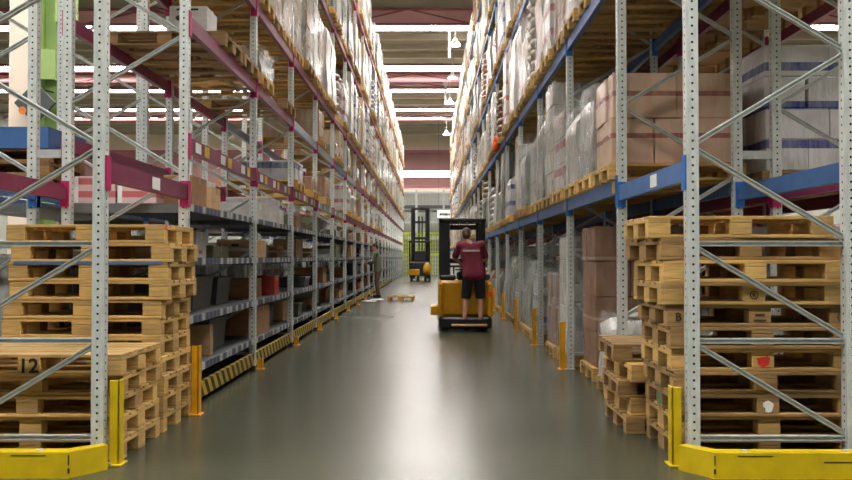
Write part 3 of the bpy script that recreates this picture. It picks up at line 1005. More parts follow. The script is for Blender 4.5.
put(ring(.022, .028).mesh('burnt_mark', M['brown_ink']), 'burnt_mark', rs[6], (.53, -.4025, .062))
put(MB().box(-.04, .04, -.001, .001, -.026, -.014).box(-.03, .03, -.001, .001, .008, .022).mesh('burnt_stamp', M['brown_ink']), 'burnt_stamp', rs[6], (.0, -.4025, .062))
face_text(text_mesh('B', .075, M['brown_ink']), rs[6], (-.53, -.4025, .062), 'burnt_letter')
put(MB().box(-.001, .001, -.03, .03, -.04, .04).mesh('green_sticker', paint('green_sticker', rgb(40, 120, 80))), 'sticker', rs[2], (-.602, .0, .06))['label'] = 'small green sticker'
# right: low messy stack behind it
ms = stack(2.06, 6.99, 5, .132, [0, .02, -.03, .0, -.05], None, 'wooden pallet, %s of the low messy five-high pile', ys=[0, .06, .02, -.03, .08], rots=[.0, .05, -.045, .06, -.05], mats=['wood_dark', 'wood', 'wood_dark', 'wood', 'wood_dark'])
# loose pallet standing in the aisle
pallet_thing('single wooden pallet lying out on the aisle floor, near the person at the shelves', (-.88, 26.9, 0), PI/2, 1.0, 'wood')

# ------------------------------------------------------------------ guards
def end_guard(sx, label):
    """yellow kerb of three lengths around the rack end; local x runs into the rack"""
    g = thing('rack_end_guard', label, 'rack guard', (XL+.056 if sx < 0 else XR-.08, 5.38, 0))
    hh, th = .155, .11
    s = sx
    def length(pts):
        mb = MB(); pts = [(s*p[0], p[1]) for p in pts]
        if s < 0: pts = list(reversed(pts))
        mb.prism(pts, 0, hh, axis='z'); return mb
    length([(0, .10), (.155, -.12), (.20, -.01), (.06, .15)]).build('angled_kerb', M['yellow'], g)
    length([(.155, -.12), (1.45, -.12), (1.45, -.01), (.20, -.01)]).build('front_kerb', M['yellow'], g)
    for q in ((.150, .160, -.1225, -.113, .03, .06), (.152, .158, -.1225, -.113, .08, .14), (.29, .5, -.1225, -.119, .135, .139), (.8, .98, -.1225, -.119, .10, .104), (1.05, 1.06, -.1225, -.119, .02, .05)):
        MB().box(s*q[0], s*q[1], *q[2:]).build('scuff_mark', M['scuff'], g)
    for x in (.35, .95): MB().tube((s*x, -.065, hh), (s*x, -.065, hh+.008), .02, n=6, smooth=False).build('bolt', M['galv'], g)
    return g
end_guard(-1, 'yellow kerb guard around the end of the mauve-beamed rack')
end_guard(1, 'yellow kerb guard around the end of the blue-beamed rack')
def post_guard(x, y, h, label, mat, face):
    g = thing('post_guard', label, 'post guard', (x, y, 0), 0, 'yellow upright guards along the aisle')
    MB().cbox(-.05, .05, -.07, .07, 0, .012, .003).build('base_plate', M[mat], g)
    mb = MB(); mb.cbox(-.03, .03, -.045, -.033, .012, h, .003); mb.cbox(face*.018, face*.03, -.045, .05, .012, h, .003)
    mb.build('guard_channel', M[mat], g)
    for yy in (-.065, .065): MB().tube((-face*.02, yy, .012), (-face*.02, yy, .022), .01, n=6, smooth=False).build('bolt', M['galv'], g)
post_guard(XL+.06, 5.62, .54, 'yellow upright guard at the first mauve-rack post, beside the kerb guard', 'yellow', 1)
post_guard(XL+.10, 7.38, .58, 'orange-yellow upright guard at the second mauve-rack post', 'orange_yellow', 1)
for i in range(2, 10):
    post_guard(XL+.06, D[i]-.03, .13, 'short yellow foot guard at the %s mauve-rack post' % ORD[i+1], 'orange_yellow', 1)
post_guard(XR-.062, 5.62, .5, 'yellow upright guard at the first blue-rack post, beside the kerb guard', 'yellow', -1)
for i in range(2, 9):
    post_guard(XR-.062, D[i]-.03, .56, 'yellow upright guard at the %s blue-rack post' % ORD[i+1], 'orange_yellow', -1)
kick = MB().box(-.02, .02, .06, 2.74, .05, .19).mesh('striped_board', M['hazard'])
feet = MB().box(-.02, .05, .05, .12, 0, .05).box(-.02, .05, 2.66, 2.73, 0, .05).mesh('foot', M['black'])
for b in range(2, 16):
    k_ = thing('kick_board', 'black and yellow striped kick board under the %s bay of the mauve rack' % ORD[b], 'kick board', (XL-.03, D[b-1], 0), 0, 'striped kick boards')
    put(kick, 'striped_board', k_); put(feet, 'foot', k_)

# ------------------------------------------------------------------ cartons on the grey shelves
random.seed(21)
CN = {'carton': 'brown', 'carton_pale': 'tan', 'carton_white': 'white', 'carton_grey': 'grey', 'carton_green': 'olive', 'carton_red': 'red'}
SHN = {0: 'bottom', 1: 'second', 2: 'third', 3: 'top'}
def carton(x, y, z, lx, ly, lz, mat, label, extra=None, rz=0):
    """x,y centre; box with flaps, tape, sticker, hand hole"""
    c = thing('carton' if mat != 'carton_grey' else 'plastic_tote', label, 'box', (x, y, z), rz)
    if mat == 'carton_grey':
        mb = MB(); k_ = .93
        vs = []
        for zz, q in ((0, k_), (lz-.03, 1.0)):
            vs += [(-lx/2*q, -ly/2*q, zz), (lx/2*q, -ly/2*q, zz), (lx/2*q, ly/2*q, zz), (-lx/2*q, ly/2*q, zz)]
        mb.add(vs, ((3,2,1,0),(4,5,6,7),(0,1,5,4),(1,2,6,5),(2,3,7,6),(3,0,4,7)))
        mb.build('tub', M[mat], c)
        MB().cbox(-lx/2-.012, lx/2+.012, -ly/2-.012, ly/2+.012, lz-.032, lz, .006).build('rim', M[mat], c)
    else:
        mb = MB(); mb.cbox(-lx/2, lx/2, -ly/2, ly/2, 0, lz, .006)
        mb.build('box_body', M[mat], c)
        MB().box(-lx/2-.001, lx/2+.001, -.025, .025, lz-.07, lz+.001).build('tape', M['tape'] if mat != 'carton_white' else M['sticker'], c)
        if extra == 'hole':
            MB().cbox(-.045, .045, -ly/2-.0015, -ly/2+.003, lz*.62, lz*.62+.03, .001).build('hand_hole', M['black'], c)
        if extra == 'label':
            MB().box(-.05, .05, -ly/2-.0015, -ly/2+.002, lz*.3, lz*.55).build('shipping_label', M['sticker'], c)
        if extra == 'redmark':
            MB().box(.0, .07, -ly/2-.0015, -ly/2+.002, lz*.15, lz*.3).box(lx/2-.002, lx/2+.0015, -.09, .03, lz*.15, lz*.28).build('red_mark', M['red_paint'], c)
    return c
def shelf_carton(b, k_, y0, lx, ly, lz, mat, label, extra=None, inset=.06, rz=0.0):
    carton(XL-inset-lx/2, D[b-1]+y0+ly/2, SHZ[k_]+.001, lx, ly, lz, mat, label, extra, rz)
# hero boxes of the second bay
shelf_carton(2, 3, .22, .26, .5, .27, 'carton', 'brown carton at the near end of the mauve rack\'s top shelf')
shelf_carton(2, 3, .9, .30, .34, .22, 'carton_pale', 'tan carton in front of the white hand-hole box, top grey shelf', None, .05)
shelf_carton(2, 3, 1.35, .5, .5, .33, 'carton_white', 'white carton with a dark hand hole, second bay, top shelf', 'hole', .25)
shelf_carton(2, 2, .25, .38, .55, .20, 'carton', 'brown carton at the near end of the third shelf, second bay', 'hole', .25)
shelf_carton(2, 2, .95, .5, .4, .26, 'carton_white', 'white carton with a red mark, second bay, third shelf', 'redmark', .22)
shelf_carton(2, 2, 1.55, .5, .7, .13, 'carton_green', 'flat olive carton on the third shelf, second bay', None, .2)
shelf_carton(2, 1, .2, .7, .62, .31, 'carton_grey', 'big grey tote at the near end of the second shelf', None, .3)
shelf_carton(2, 1, 1.0, .7, .75, .33, 'carton_grey', 'big grey tote beside the near-end tote, second shelf, second bay', None, .25)
shelf_carton(2, 1, 1.95, .6, .6, .3, 'carton_grey', 'third grey tote along the second shelf, second bay', None, .25)
shelf_carton(2, 0, .3, .6, .55, .3, 'carton_grey', 'dark grey tote on the bottom shelf behind the pallet stack', None, .3)
shelf_carton(2, 0, 1.05, .45, .1, .3, 'carton_pale', 'thin tan carton standing upright on the bottom shelf, second bay', None, .1)
shelf_carton(2, 0, 1.4, .6, .75, .33, 'carton_grey', 'grey tote beside the thin upright tan carton, bottom shelf', None, .2)
# third bay
shelf_carton(3, 3, .3, .5, .42, .2, 'carton_white', 'long white carton, near end of the third bay, top shelf', None, .05)
shelf_carton(3, 3, .35, .35, .3, .15, 'carton_grey', 'small dark tote behind the long white carton, top shelf', None, .6)
shelf_carton(3, 3, 1.0, .55, .85, .32, 'carton_white', 'large white carton in the middle of the top shelf, third bay', None, .04)
shelf_carton(3, 3, 2.05, .4, .5, .22, 'carton_white', 'white carton at the far end of the top shelf, third bay', None, .1)
shelf_carton(3, 2, .2, .45, .8, .22, 'carton_pale', 'tan carton at the near end of the third shelf, third bay', 'hole', .07)
shelf_carton(3, 2, 1.4, .4, .5, .18, 'carton_green', 'olive carton in the third bay, third shelf', None, .2)
shelf_carton(3, 1, .8, .4, .6, .24, 'carton', 'brown carton in the middle of the second shelf, third bay', None, .2)
shelf_carton(3, 1, 1.7, .35, .35, .26, 'carton_red', 'bright red carton on the second shelf, third bay', None, .08)
shelf_carton(3, 0, .35, .6, .85, .36, 'carton', 'big brown carton on the bottom shelf, third bay', None, .06)
shelf_carton(3, 0, 1.7, .5, .6, .3, 'carton_grey', 'grey tote on the bottom shelf, far part of the third bay', None, .2)
PL3 = ['near', 'middle', 'far']
for b in range(4, 11):
    for k_ in range(4):
        used = random.sample(list(CN), 3)
        for s in range(3):
            if random.random() < (.2 if k_ == 3 else .33): continue
            m_ = used[s]
            if m_ == 'carton_red' and random.random() < .6: m_ = 'carton_grey'
            lx, ly, lz = random.uniform(.35, .6), random.uniform(.4, .78), random.uniform(.15, .34)
            shelf_carton(b, k_, .15+s*.86+random.uniform(0, .04), lx, ly, lz, m_,
                         '%s %s on the %s shelf, %s part of the %s bay, mauve rack' % (CN[m_], 'tote' if m_ == 'carton_grey' else 'carton', SHN[k_], PL3[s], ORD[b]), None, random.uniform(.05, .3))
st = MB(); ml = ['carton', 'carton_pale', 'carton_white', 'carton_grey', 'carton_green']
for b in range(11, NB+1):
    for k_ in range(4):
        for s in range(3):
            if random.random() < .35: continue
            lx, ly, lz = random.uniform(.35, .6), random.uniform(.4, .78), random.uniform(.15, .34)
            x = XL-.1-lx/2; y = D[b-1]+.5+s*.86
            st.cbox(x-lx/2, x+lx/2, y-ly/2, y+ly/2, SHZ[k_]+.001, SHZ[k_]+lz, .006, random.randrange(5))
tag(st.build('distant_shelf_stock', [M[q] for q in ml]), 'boxes on the grey shelves at the distant end of the aisle', 'boxes', None, 'stuff')
# boxes seen through the open first bay, red and white, at the near end of the neighbour run
M['carton_stripe'] = stripes_mat('red_white_print', rgb(186, 96, 100), rgb(206, 178, 176), 9, 0.0, (2, 1))
for i, (x, w_) in enumerate(((-2.91, .36), (-2.54, .34))):
    c = thing('carton', 'red and white striped carton on the top grey shelf, %s of two' % ('inner' if i == 0 else 'outer'), 'box', (x, DL[1]+.33, SHZ[3]+.001))
    MB().cbox(-w_/2, w_/2, -.2, .2, 0, .24, .006).build('box_body', M['carton_stripe'], c)
    MB().box(-w_/2+.0, -w_/2+.04, -.2015, -.199, .01, .235).build('white_edge_tape', M['sticker'], c)
c = thing('carton', 'white carton with an oval hand hole on the second mauve beam level', 'box', (XL-.37, 8.98, 3.33+.066+.1445))
MB().cbox(-.19, .19, -.2, .2, 0, .30, .006).build('box_body', M['carton_white'], c)
MB().ball((-.08, -.2, .18), .05, .004, .03).build('hand_hole', M['black'], c)
MB().box(-.191, .191, -.03, .03, .24, .301).build('tape', M['sticker'], c)
MB().box(-.12, .1, -.2015, -.199, .255, .275).build('print_line', M['steel_dark'], c)

# ------------------------------------------------------------------ far end of the hall
M['gantry'] = paint('gantry_steel', rgb(112, 116, 112), .5, .3, .1, 2)
g = thing('steel_mezzanine', 'grey steel mezzanine frame in front of the far wall', 'mezzanine', (0, 77.0, 0))
for x in (-6.0, -3.6, -1.2, 1.2, 3.6, 6.0):
    MB().box(x-.09, x+.09, -.09, .09, 0, 7.2).build('post', M['gantry'], g)
for z, h_ in ((2.9, .22), (4.3, .14), (5.55, .3), (6.9, .16)):
    MB().box(-6.2, 6.2, -.07, .07, z, z+h_).build('cross_beam', M['steel_dark'] if z in (5.55,) else M['gantry'], g)
MB().box(-6.2, 6.2, .1, 2.6, 5.4, 5.5).build('deck', M['gantry'], g)
mb = MB()
for i in range(41): mb.box(-6.1+i*.305-.02, -6.1+i*.305+.02, -.03, .03, 5.85, 7.0)
mb.build('railing', M['gantry'], g)
for s_ in range(5):
    x = -6.0+2.4*s_
    MB().bar((x, .02, 3.0), (x+2.4, .02, 5.5), .07, .05).build('brace', M['gantry'], g)
sg = thing('hanging_sign', 'white hanging sign board above the aisle end', 'sign', (1.2, 70.5, 4.45), 0)
MB().cbox(-.62, .62, -.03, .03, 0, .62, .01).build('board', M['sticker'], sg)
mb = MB(); x = -.42
for wd in (.14, .08, .11, .16, .09, .12): mb.box(x, x+wd, -.033, -.029, .2, .38); x += wd+.03
mb.build('lettering', M['steel_dark'], sg)
for x in (-.5, .5): MB().tube((x, 0, .62), (x, 0, HZ-4.46), .012, n=6).build('wire', M['steel_dark'], sg)
lf = thing('lime_barrier', 'lime yellow mesh barrier across the far end of the aisle', 'barrier', (-.55, 61.0, 0))
for x in (-1.3, 0, 1.3): MB().cbox(x-.05, x+.05, -.05, .05, 0, 3.0, .01).build('post', M['lime'], lf)
MB().cbox(-1.35, 1.35, -.06, .06, 2.82, 3.02, .01).build('top_rail', M['lime'], lf)
MB().cbox(-1.3, 1.3, -.03, .03, 1.45, 1.56, .01).build('middle_rail', M['lime'], lf)
mb = MB()
for i in range(16): mb.box(-1.28+i*.17-.025, -1.28+i*.17+.025, -.012, .012, .1, 2.85)
for i in range(9): mb.box(-1.3, 1.3, -.014, -.006, .3+i*.28, .33+i*.28)
mb.build('mesh_infill', M['lime'], lf)

# cream and green column in the next aisle, with a dark diamond panel
M['cream'] = paint('cream_plaster', rgb(232, 214, 196), .7, 0, .04, 1)
M['green'] = paint('green_steel', rgb(148, 176, 104), .55, 0, .06, 2)
cl = thing('column_cream', None, None, (-7.2, 16.2, 0)); tag(cl, kind='structure')
tag(MB().cbox(-.46, .02, -.3, .5, 0, HZ, .02).build('plaster_face', M['cream'], cl), kind='structure')
gm = MB(); gm.box(.02, .12, -.3, .5, 0, HZ); gm.box(.38, .48, -.3, .5, 5.6, HZ)
gm.box(.12, .38, -.1, .5, 0, HZ)
for z in (2.2, 4.55, 6.8, 9.2): gm.box(.12, .38, -.3, -.1, z, z+.55)
tag(gm.build('green_casing', M['green'], cl), kind='structure')
lad = thing('cable_ladder', 'grey wire cable ladder beside the green side of the cream column', 'cable ladder', (-6.66, 16.0, 0))
for x in (-.09, .09): MB().box(x-.025, x+.025, -.02, .02, 0, 6.6).build('rail', M['galv'], lad)
mb = MB()
for i in range(22): mb.box(-.09, .09, -.012, .012, .2+.29*i, .225+.29*i)
mb.build('rungs', M['galv'], lad)
dp = thing('diamond_panel', 'dark tilted square panel with an orange disc on the cream column', 'panel', (-7.12, 15.80, 4.1))
R45 = Matrix.Rotation(PI/4, 4, 'Y')
MB().cbox(-.27, .27, -.03, .03, -.27, .27, .01, 0, R45).build('board', paint('dark_panel', rgb(66, 74, 74), .5, 0, .2, 6), dp)
put(disc(.07, 18).mesh('orange_disc', paint('orange_disc', rgb(224, 120, 40), .5)), 'orange_disc', dp, (-.22, -.034, -.14))
MB().bar((-.15, .06, .31), (.30, .06, .20), .03, .03).build('bracket', M['steel_dark'], dp)
MB().box(-.04, .04, .03, .09, -.5, .3).build('bracket', M['steel_dark'], dp)

# ------------------------------------------------------------------ the stacker truck with its operator
TX, TY = .63, 15.5
tr = thing('stacker_truck', 'yellow stand-on stacker truck in the middle of the aisle, carrying the operator', 'forklift', (TX, TY, 0))
mb = MB()
mb.cbox(-.48, .48, .34, 1.22, .25, .90, .05)
mb.cbox(-.48, -.40, .06, .40, .25, .86, .03); mb.cbox(.40, .48, .06, .40, .25, .86, .03)
mb.build('chassis', M['fork_yellow'], tr)
MB().cbox(-.47, .47, .10, 1.24, .05, .25, .03).build('skirt', M['black'], tr)
MB().cbox(-.25, .38, -.02, .36, .10, .135, .01).build('step', M['fork_yellow'], tr)
MB().cbox(-.24, .37, .0, .35, .135, .145, .003).build('rubber_mat', M['rubber'], tr)
MB().cbox(-.62, -.48, .30, .78, .27, .45, .02).build('side_ledge', M['fork_yellow'], tr)
MB().cbox(-.46, -.16, .40, 1.15, .90, 1.0, .03).build('hood', M['black'], tr)
MB().cbox(.26, .46, .40, 1.15, .90, 1.02, .03).build('battery_cover', M['black'], tr)
c = MB().cbox(-.14, .24, .62, .90, .90, 1.05, .03).build('console', M['black'], tr)
mb = MB()
n = 20
for i in range(n):
    a, b = 2*PI*i/n, 2*PI*(i+1)/n
    mb.tube((-.05+.11*math.cos(a), .66+.11*math.sin(a), 1.09), (-.05+.11*math.cos(b), .66+.11*math.sin(b), 1.09), .012, n=6, caps=False)
mb.tube((-.05, .66, 1.04), (-.05, .66, 1.09), .02, n=8); mb.box(-.15, .05, .655, .665, 1.085, 1.095)
mb.build('steering_wheel', M['black'], c)
MB().tube((.16, .68, 1.05), (.16, .66, 1.16), .012, n=8).ball((.16, .66, 1.17), .022).build('lever', M['red_paint'], c)
for q in ((-.46, -.27, .42, .54), (.29, .37, .42, .50), (-.46, -.36, 1.16, 1.26), (.29, .37, 1.16, 1.26)):
    MB().cbox(*q, .95, 1.98, .02).build('guard_post', M['black'], tr)
rf = MB()
for y in (.36, 1.22): rf.cbox(-.47, .38, y, y+.07, 1.95, 2.02, .015)
for x in (-.47, .31): rf.cbox(x, x+.07, .36, 1.29, 1.95, 2.02, .015)
for i in range(5): rf.box(-.36+i*.14, -.34+i*.14, .42, 1.24, 1.96, 2.0)
rf.build('overhead_guard', M['black'], tr)
for x in (-.34, .30):
    q = MB(); q.box(x-.05, x+.05, 1.30, 1.34, .08, 1.96); q.box(x-.05, x-.03, 1.34, 1.42, .08, 1.96); q.box(x+.03, x+.05, 1.34, 1.42, .08, 1.96)
    q.build('mast_channel', M['steel_dark'], tr)
q = MB()
for z in (.5, 1.2, 1.84): q.box(-.34, .30, 1.31, 1.36, z, z+.09)
q.build('mast_crossbar', M['steel_dark'], tr)
MB().tube((-.02, 1.38, .1), (-.02, 1.38, 1.8), .035, n=12).build('lift_cylinder', M['galv'], tr)
q = MB(); q.box(-.36, .32, 1.43, 1.47, .12, .5)
for x in (-.36, -.19, -.02, .15, .29): q.box(x, x+.03, 1.43, 1.46, .5, 1.15)
q.box(-.36, .32, 1.43, 1.46, 1.12, 1.16)
q.build('load_backrest', M['steel_dark'], tr)
for x in (-.26, .14):
    MB().prism([(1.47, .10), (1.47, .55), (1.51, .55), (1.51, .15), (2.6, .125), (2.6, .11), (1.5, .10)], x, x+.11, axis='x').build('fork', M['steel_dark'], tr)
for x in (-.42, .34):
    MB().cbox(x-.06, x+.10, 1.2, 2.2, .07, .17, .02).build('straddle_leg', M['black'], tr)
    MB().tube((x-.02, 2.0, .075), (x+.06, 2.0, .075), .074, n=14).build('load_wheel', M['rubber'], tr)
for x in (-.40, .30):
    MB().tube((x, .28, .10), (x+.09, .28, .10), .10, n=18).build('wheel', M['rubber'], tr)
MB().tube((.0, .85, .115), (.09, .85, .115), .115, n=18).build('drive_wheel', M['rubber'], tr)
MB().box(.40, .47, .055, .062, .62, .70).build('tail_light', M['red_paint'], tr)

# ------------------------------------------------------------------ second truck, far down the aisle
t2 = thing('reach_truck', 'black and yellow reach truck with a tall mast, far down the aisle', 'forklift', (-.52, 48.0, 0))
MB().cbox(-.62, .55, 0, 1.3, .3, 1.05, .05).build('chassis', M['black'], t2)
MB().cbox(-.66, -.05, -.06, .3, .32, .66, .04).build('bumper_panel', M['fork_yellow'], t2)
q = MB().lathe([(.05, -.12), (.30, -.1), (.36, -.02), (.36, .1)], 20)
q.v = [(v_[0]*.62+.36, v_[2]+.02, v_[1]+.66) for v_ in q.v]; q.build('counterweight', M['fork_yellow'], t2)
for x in (-.55, -.2, .2, .42): MB().tube((x, .15, .17), (x+.14, .15, .17), .17, n=16).build('wheel', M['rubber'], t2)
for x in (-.42, .38):
    q = MB(); q.box(x-.12, x-.04, 1.32, 1.5, .1, 4.1); q.box(x+.04, x+.12, 1.32, 1.5, .1, 4.1); q.box(x-.12, x+.12, 1.46, 1.5, .1, 4.1)
    q.build('mast_channel', M['black'], t2)
q = MB()
for z in (1.3, 2.3, 3.2, 3.95): q.box(-.5, .46, 1.34, 1.42, z, z+.14)
q.build('mast_crossbar', M['black'], t2)
for x in (-.1, .08): MB().tube((x, 1.4, .2), (x, 1.4, 3.6), .035, n=8).build('lift_cylinder', M['steel_dark'], t2)
for x in (-.6, .5):
    for y in (.1, 1.1): MB().cbox(x-.04, x+.04, y, y+.08, 1.0, 2.15, .01).build('guard_post', M['black'], t2)
q = MB(); q.cbox(-.66, .56, .06, .14, 2.12, 2.2, .01); q.cbox(-.66, .56, 1.12, 1.2, 2.12, 2.2, .01)
for i in range(6): q.box(-.6+i*.21, -.57+i*.21, .1, 1.16, 2.13, 2.18)
q.build('overhead_guard', M['black'], t2)
q = MB().cbox(-.3, .3, .45, .95, 1.02, 1.12, .03).cbox(-.3, .3, .4, .5, 1.1, 1.65, .03)
q.build('seat', M['rubber'], t2)
for x in (-.35, .2): MB().box(x, x+.12, 1.5, 2.6, .1, .14).build('fork', M['steel_dark'], t2)

# ------------------------------------------------------------------ people
def cap_(mb, a, b, ra, rb, flat=False, n=14):
    mb.tube(a, b, ra, rb, n=n)
    if not flat:
        mb.ball(a, ra, nu=n); mb.ball(b, rb, nu=n)
def solid(mb, name, mat, parent, voxel, smooth=4):
    """melt the overlapping forms into one continuous skin"""
    me = mb.mesh(name, mat)
    for i in range(len(me.polygons)): pass
    o = bpy.data.objects.new(name, me); COL.objects.link(o)
    r = o.modifiers.new('remesh', 'REMESH'); r.mode = 'VOXEL'; r.voxel_size = voxel
    s_ = o.modifiers.new('smooth', 'SMOOTH'); s_.iterations = smooth; s_.factor = .5
    dg = bpy.context.evaluated_depsgraph_get()
    new = bpy.data.meshes.new_from_object(o.evaluated_get(dg))
    bpy.data.objects.remove(o)
    new.name = name
    new.polygons.foreach_set('use_smooth', [True]*len(new.polygons))
    new.materials.clear(); new.materials.append(mat)
    return put(new, name, parent)
V = Vector
def hand(mb, wrist, dirv, palmn, side, curl=.9, k=1.0):
    """palm, four unequal bent fingers and a thumb leaving the side of the palm"""
    d = V(dirv).normalized(); nrm = V(palmn).normalized(); sd = d.cross(nrm).normalized()*side
    w = V(wrist)
    for q in (-.027, -.009, .009, .027):
        cap_(mb, w + sd*q*.7 + d*.01, w + sd*q + d*.085, .014, .0125, n=8)
    for i, (q, L) in enumerate(((-.030, .066), (-.010, .076), (.010, .072), (.029, .056))):
        p = w + sd*q + d*.088; ang = .25
        for s_, f in enumerate((.45, .32, .23)):
            ang += curl*(.35, .55, .5)[s_]
            e = p + (d*math.cos(ang) + nrm*math.sin(ang))*(L*f)
            cap_(mb, p, e, .0098-.001*s_, .0092-.001*s_, n=8); p = e
    p = w - sd*.024 + d*.025
    e = p + (d*.55 - sd*.7 + nrm*.45).normalized()*.038
    cap_(mb, p, e, .014, .0115, n=8)
    e2 = e + (d*.85 - sd*.05 + nrm*.5).normalized()*.034
    cap_(mb, e, e2, .0112, .009, n=8)
def person(label, loc, rz, J, skin, hairc, shirt, pants, shoe, long_pants, long_sleeve, names):
    root = thing('person', label, 'person', loc, rz)
    b = MB()
    hip, chest, neck, head = V(J['hip']), V(J['chest']), V(J['neck']), V(J['head'])
    # trunk
    for q in (-.075, 0, .075):
        cap_(b, hip+V((q, 0, 0)), hip.lerp(chest, .5)+V((q*.85, 0, 0)), .105, .095)
        cap_(b, hip.lerp(chest, .5)+V((q*.85, 0, 0)), chest+V((q*1.05, 0, .02)), .095, .105)
    for s in ('l', 'r'):
        cap_(b, chest+V((0, 0, .08)), V(J['sh'+s]), .085, .062)
        cap_(b, V(J['sh'+s]), V(J['el'+s]), .052, .040)
        cap_(b, V(J['el'+s]), V(J['wr'+s]), .040, .026)
        cap_(b, V(J['hp'+s]), V(J['kn'+s]), .088, .056)
        cap_(b, V(J['kn'+s]), V(J['kn'+s]).lerp(V(J['an'+s]), .35)+V((0, -.012, 0)), .054, .056)
        cap_(b, V(J['kn'+s]).lerp(V(J['an'+s]), .35)+V((0, -.012, 0)), V(J['an'+s]), .056, .036)
        a = V(J['an'+s]); cap_(b, a+V((0, -.03, -.045)), a+V((0, .14, -.055)), .036, .028)
        hd = (V(J['wr'+s])-V(J['el'+s])).normalized()
        hand(b, J['wr'+s], J.get('hd'+s, hd), J['pn'+s], 1 if s == 'l' else -1)
    cap_(b, chest+V((0, 0, .12)), neck, .07, .056); cap_(b, neck, head+V((0, -.01, -.05)), .056, .055)
    MH = Matrix.Rotation(J.get('nod', 0), 4, 'X')
    def hp(x, y, z): return head + (MH @ V((x, y, z)))
    b.ball(head, .076, .095, .112, 18, 12, 0, MH)
    b.ball(hp(0, .035, -.06), .056, .062, .062, 14, 9, 0, MH)
    cap_(b, hp(0, .09, .01), hp(0, .108, -.025), .011, .017, n=8)
    for s in (-1, 1):
        b.ball(hp(s*.078, -.005, -.01), .012, .024, .034, 10, 7, 0, MH)
        b.ball(hp(s*.03, .083, .018), .02, .012, .012, 8, 6, 0, MH)
    b.ball(hp(0, .092, -.058), .024, .012, .009, 8, 6, 0, MH); b.ball(hp(0, .09, -.07), .02, .012, .009, 8, 6, 0, MH)
    solid(b, 'body', skin, root, .0075, 3)
    for s in (-1, 1): MB().ball(hp(s*.03, .09, .004), .011, nu=10, nv=7).build('eye', M['ink'], root)
    h = MB(); h.ball(hp(0, -.014, .028), .083, .098, .102, 18, 12, 0, MH); h.ball(hp(0, -.05, -.02), .074, .062, .075, 14, 9, 0, MH)
    solid(h, 'hair', hairc, root, .011, 3)
    # shirt
    t_ = MB(); e = .017
    for q in (-.075, 0, .075):
        m_ = hip.lerp(chest, .5)
        cap_(t_, hip+V((q*1.05, 0, -.04)), m_+V((q*.9, 0, 0)), .114+e, .10+e, flat=False)
        cap_(t_, m_+V((q*.9, 0, 0)), chest+V((q*1.05, 0, .02)), .10+e, .105+e)
    for s in ('l', 'r'):
        cap_(t_, chest+V((0, 0, .08)), V(J['sh'+s]), .085+e, .062+e)
        t_.ball(J['sh'+s], .066)
        end = V(J['wr'+s]) if long_sleeve else V(J['el'+s])
        if long_sleeve:
            cap_(t_, V(J['sh'+s]), V(J['el'+s]), .066, .056); cap_(t_, V(J['el'+s]), V(J['el'+s]).lerp(end, .93), .056, .042, flat=True)
        else:
            cap_(t_, V(J['sh'+s]), V(J['sh'+s]).lerp(end, .9), .068, .066, flat=True)
    solid(t_, names[0], shirt, root, .011, 4)
    p = MB()
    for q in (-.07, 0, .07): cap_(p, hip+V((q, 0, -.05)), hip+V((q, 0, .0)), .118, .108)
    for s in ('l', 'r'):
        kn, an = V(J['kn'+s]), V(J['an'+s])
        p.ball(J['hp'+s], .105)
        if long_pants:
            cap_(p, V(J['hp'+s]), kn, .104, .076); cap_(p, kn, an+V((0, 0, .0)), .076, .064, flat=True)
        else:
            cap_(p, V(J['hp'+s]), kn.lerp(an, .08), .106, .086, flat=True)
    solid(p, names[1], pants, root, .011, 4)
    for s in ('l', 'r'):
        a = V(J['an'+s]); f = MB()
        cap_(f, a+V((0, -.035, -.035)), a+V((0, .15, -.05)), .046, .037); f.cbox(a.x-.045, a.x+.045, a.y-.08, a.y+.185, a.z-.085, a.z-.06, .012)
        solid(f, 'shoe', shoe, root, .009, 3)
    return root
M['skin'] = paint('skin', rgb(206, 152, 124), .55, 0, .05, 8)
M['hair_brown'] = paint('brown_hair', rgb(84, 60, 42), .6, 0, .2, 40)
M['hair_dark'] = paint('dark_hair', rgb(44, 38, 34), .6, 0, .2, 40)
M['maroon'] = paint('maroon_cotton', rgb(112, 28, 48), .85, 0, .12, 14, .1)
M['black_cloth'] = paint('black_cotton', rgb(28, 28, 32), .85, 0, .15, 14, .1)
M['olive_cloth'] = paint('grey_green_cloth', rgb(98, 102, 84), .85, 0, .12, 14, .1)
M['brown_cloth'] = paint('brown_cloth', rgb(104, 70, 58), .85, 0, .12, 14, .1)
J1 = dict(hip=(.05, .0, .90), chest=(.0, .06, 1.24), neck=(-.05, .10, 1.45), head=(-.08, .13, 1.575), nod=-.18,
          shl=(-.19, .07, 1.38), shr=(.19, .07, 1.39), ell=(-.29, .22, 1.15), elr=(.27, .19, 1.14), wrl=(-.20, .42, 1.07), wrr=(.16, .43, 1.06),
          pnl=(0, .3, -1), pnr=(0, .3, -1), hpl=(-.05, .0, .86), hpr=(.15, .0, .86), knl=(-.09, .05, .47), knr=(.17, .05, .47), anl=(-.12, -.02, .085), anr=(.17, -.02, .085))
op = person('person in maroon shirt and black shorts standing on the yellow truck, facing away', (TX+.10, TY+.14, .147), 0, J1, M['skin'], M['hair_brown'], M['maroon'], M['black_cloth'], M['black'], False, False, ('shirt', 'shorts'))
MB().box(-.15, .15, -.074, -.070, 1.27, 1.30).build('reflective_band', M['galv'], op)
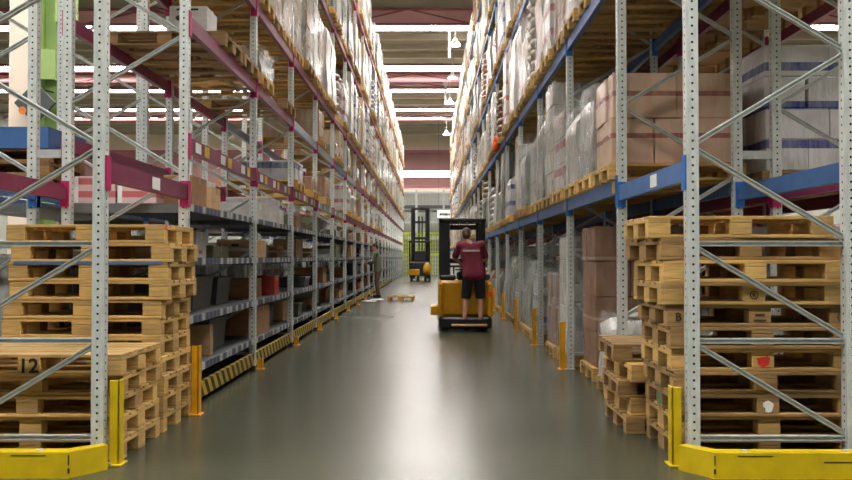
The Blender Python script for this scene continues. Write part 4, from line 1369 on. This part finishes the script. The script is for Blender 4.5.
J2 = dict(hip=(.0, .0, .92), chest=(.0, .03, 1.26), neck=(.0, .07, 1.50), head=(.0, .10, 1.645), nod=-.3,
          shl=(-.19, .05, 1.42), shr=(.19, .05, 1.42), ell=(-.23, .14, 1.16), elr=(.24, .12, 1.16), wrl=(-.12, .33, 1.12), wrr=(.14, .33, 1.10),
          pnl=(.2, .3, -1), pnr=(-.2, .3, -1), hpl=(-.10, .0, .88), hpr=(.10, .0, .88), knl=(-.11, .03, .49), knr=(.11, .04, .49), anl=(-.11, -.03, .085), anr=(.12, -.01, .085))
person('person in grey-green jacket and brown trousers standing at the grey shelves', (-1.72, 29.0, 0), PI/2, J2, M['skin'], M['hair_dark'], M['olive_cloth'], M['brown_cloth'], M['black'], True, True, ('jacket', 'trousers'))
for i, (x, y, r_) in enumerate(((-1.66, 27.4, .3), (-1.8, 26.3, -.2))):
    m_ = MB(); m_.add([(-.2, -.14, 0), (.2, -.14, 0), (.2, .14, .012), (-.2, .14, .004), (-.2, -.14, .003), (.2, -.14, .003), (.2, .14, .015), (-.2, .14, .007)],
             ((3,2,1,0),(4,5,6,7),(0,1,5,4),(1,2,6,5),(2,3,7,6),(3,0,4,7)))
    o = m_.build('paper_sheet', M['sticker'], None, (x, y, .001), r_)
    tag(o, 'white paper sheet on the floor by the striped kick board, %s' % ('next to the person' if i == 0 else 'nearer the camera'), 'paper')

# ------------------------------------------------------------------ render look
S.view_settings.view_transform = 'Standard'
S.view_settings.look = 'None'
S.view_settings.gamma = 1.0
S.view_settings.use_curve_mapping = False
S.view_settings.exposure = 0.8
wd = bpy.data.worlds.new('world'); S.world = wd; wd.use_nodes = True
wd.node_tree.nodes['Background'].inputs['Color'].default_value = (.8, .85, .9, 1)
wd.node_tree.nodes['Background'].inputs['Strength'].default_value = .0
S.cycles.use_denoising = True
S.cycles.max_bounces = 10; S.cycles.diffuse_bounces = 5; S.cycles.glossy_bounces = 4; S.cycles.transparent_max_bounces = 16
S.cycles.sample_clamp_indirect = 8
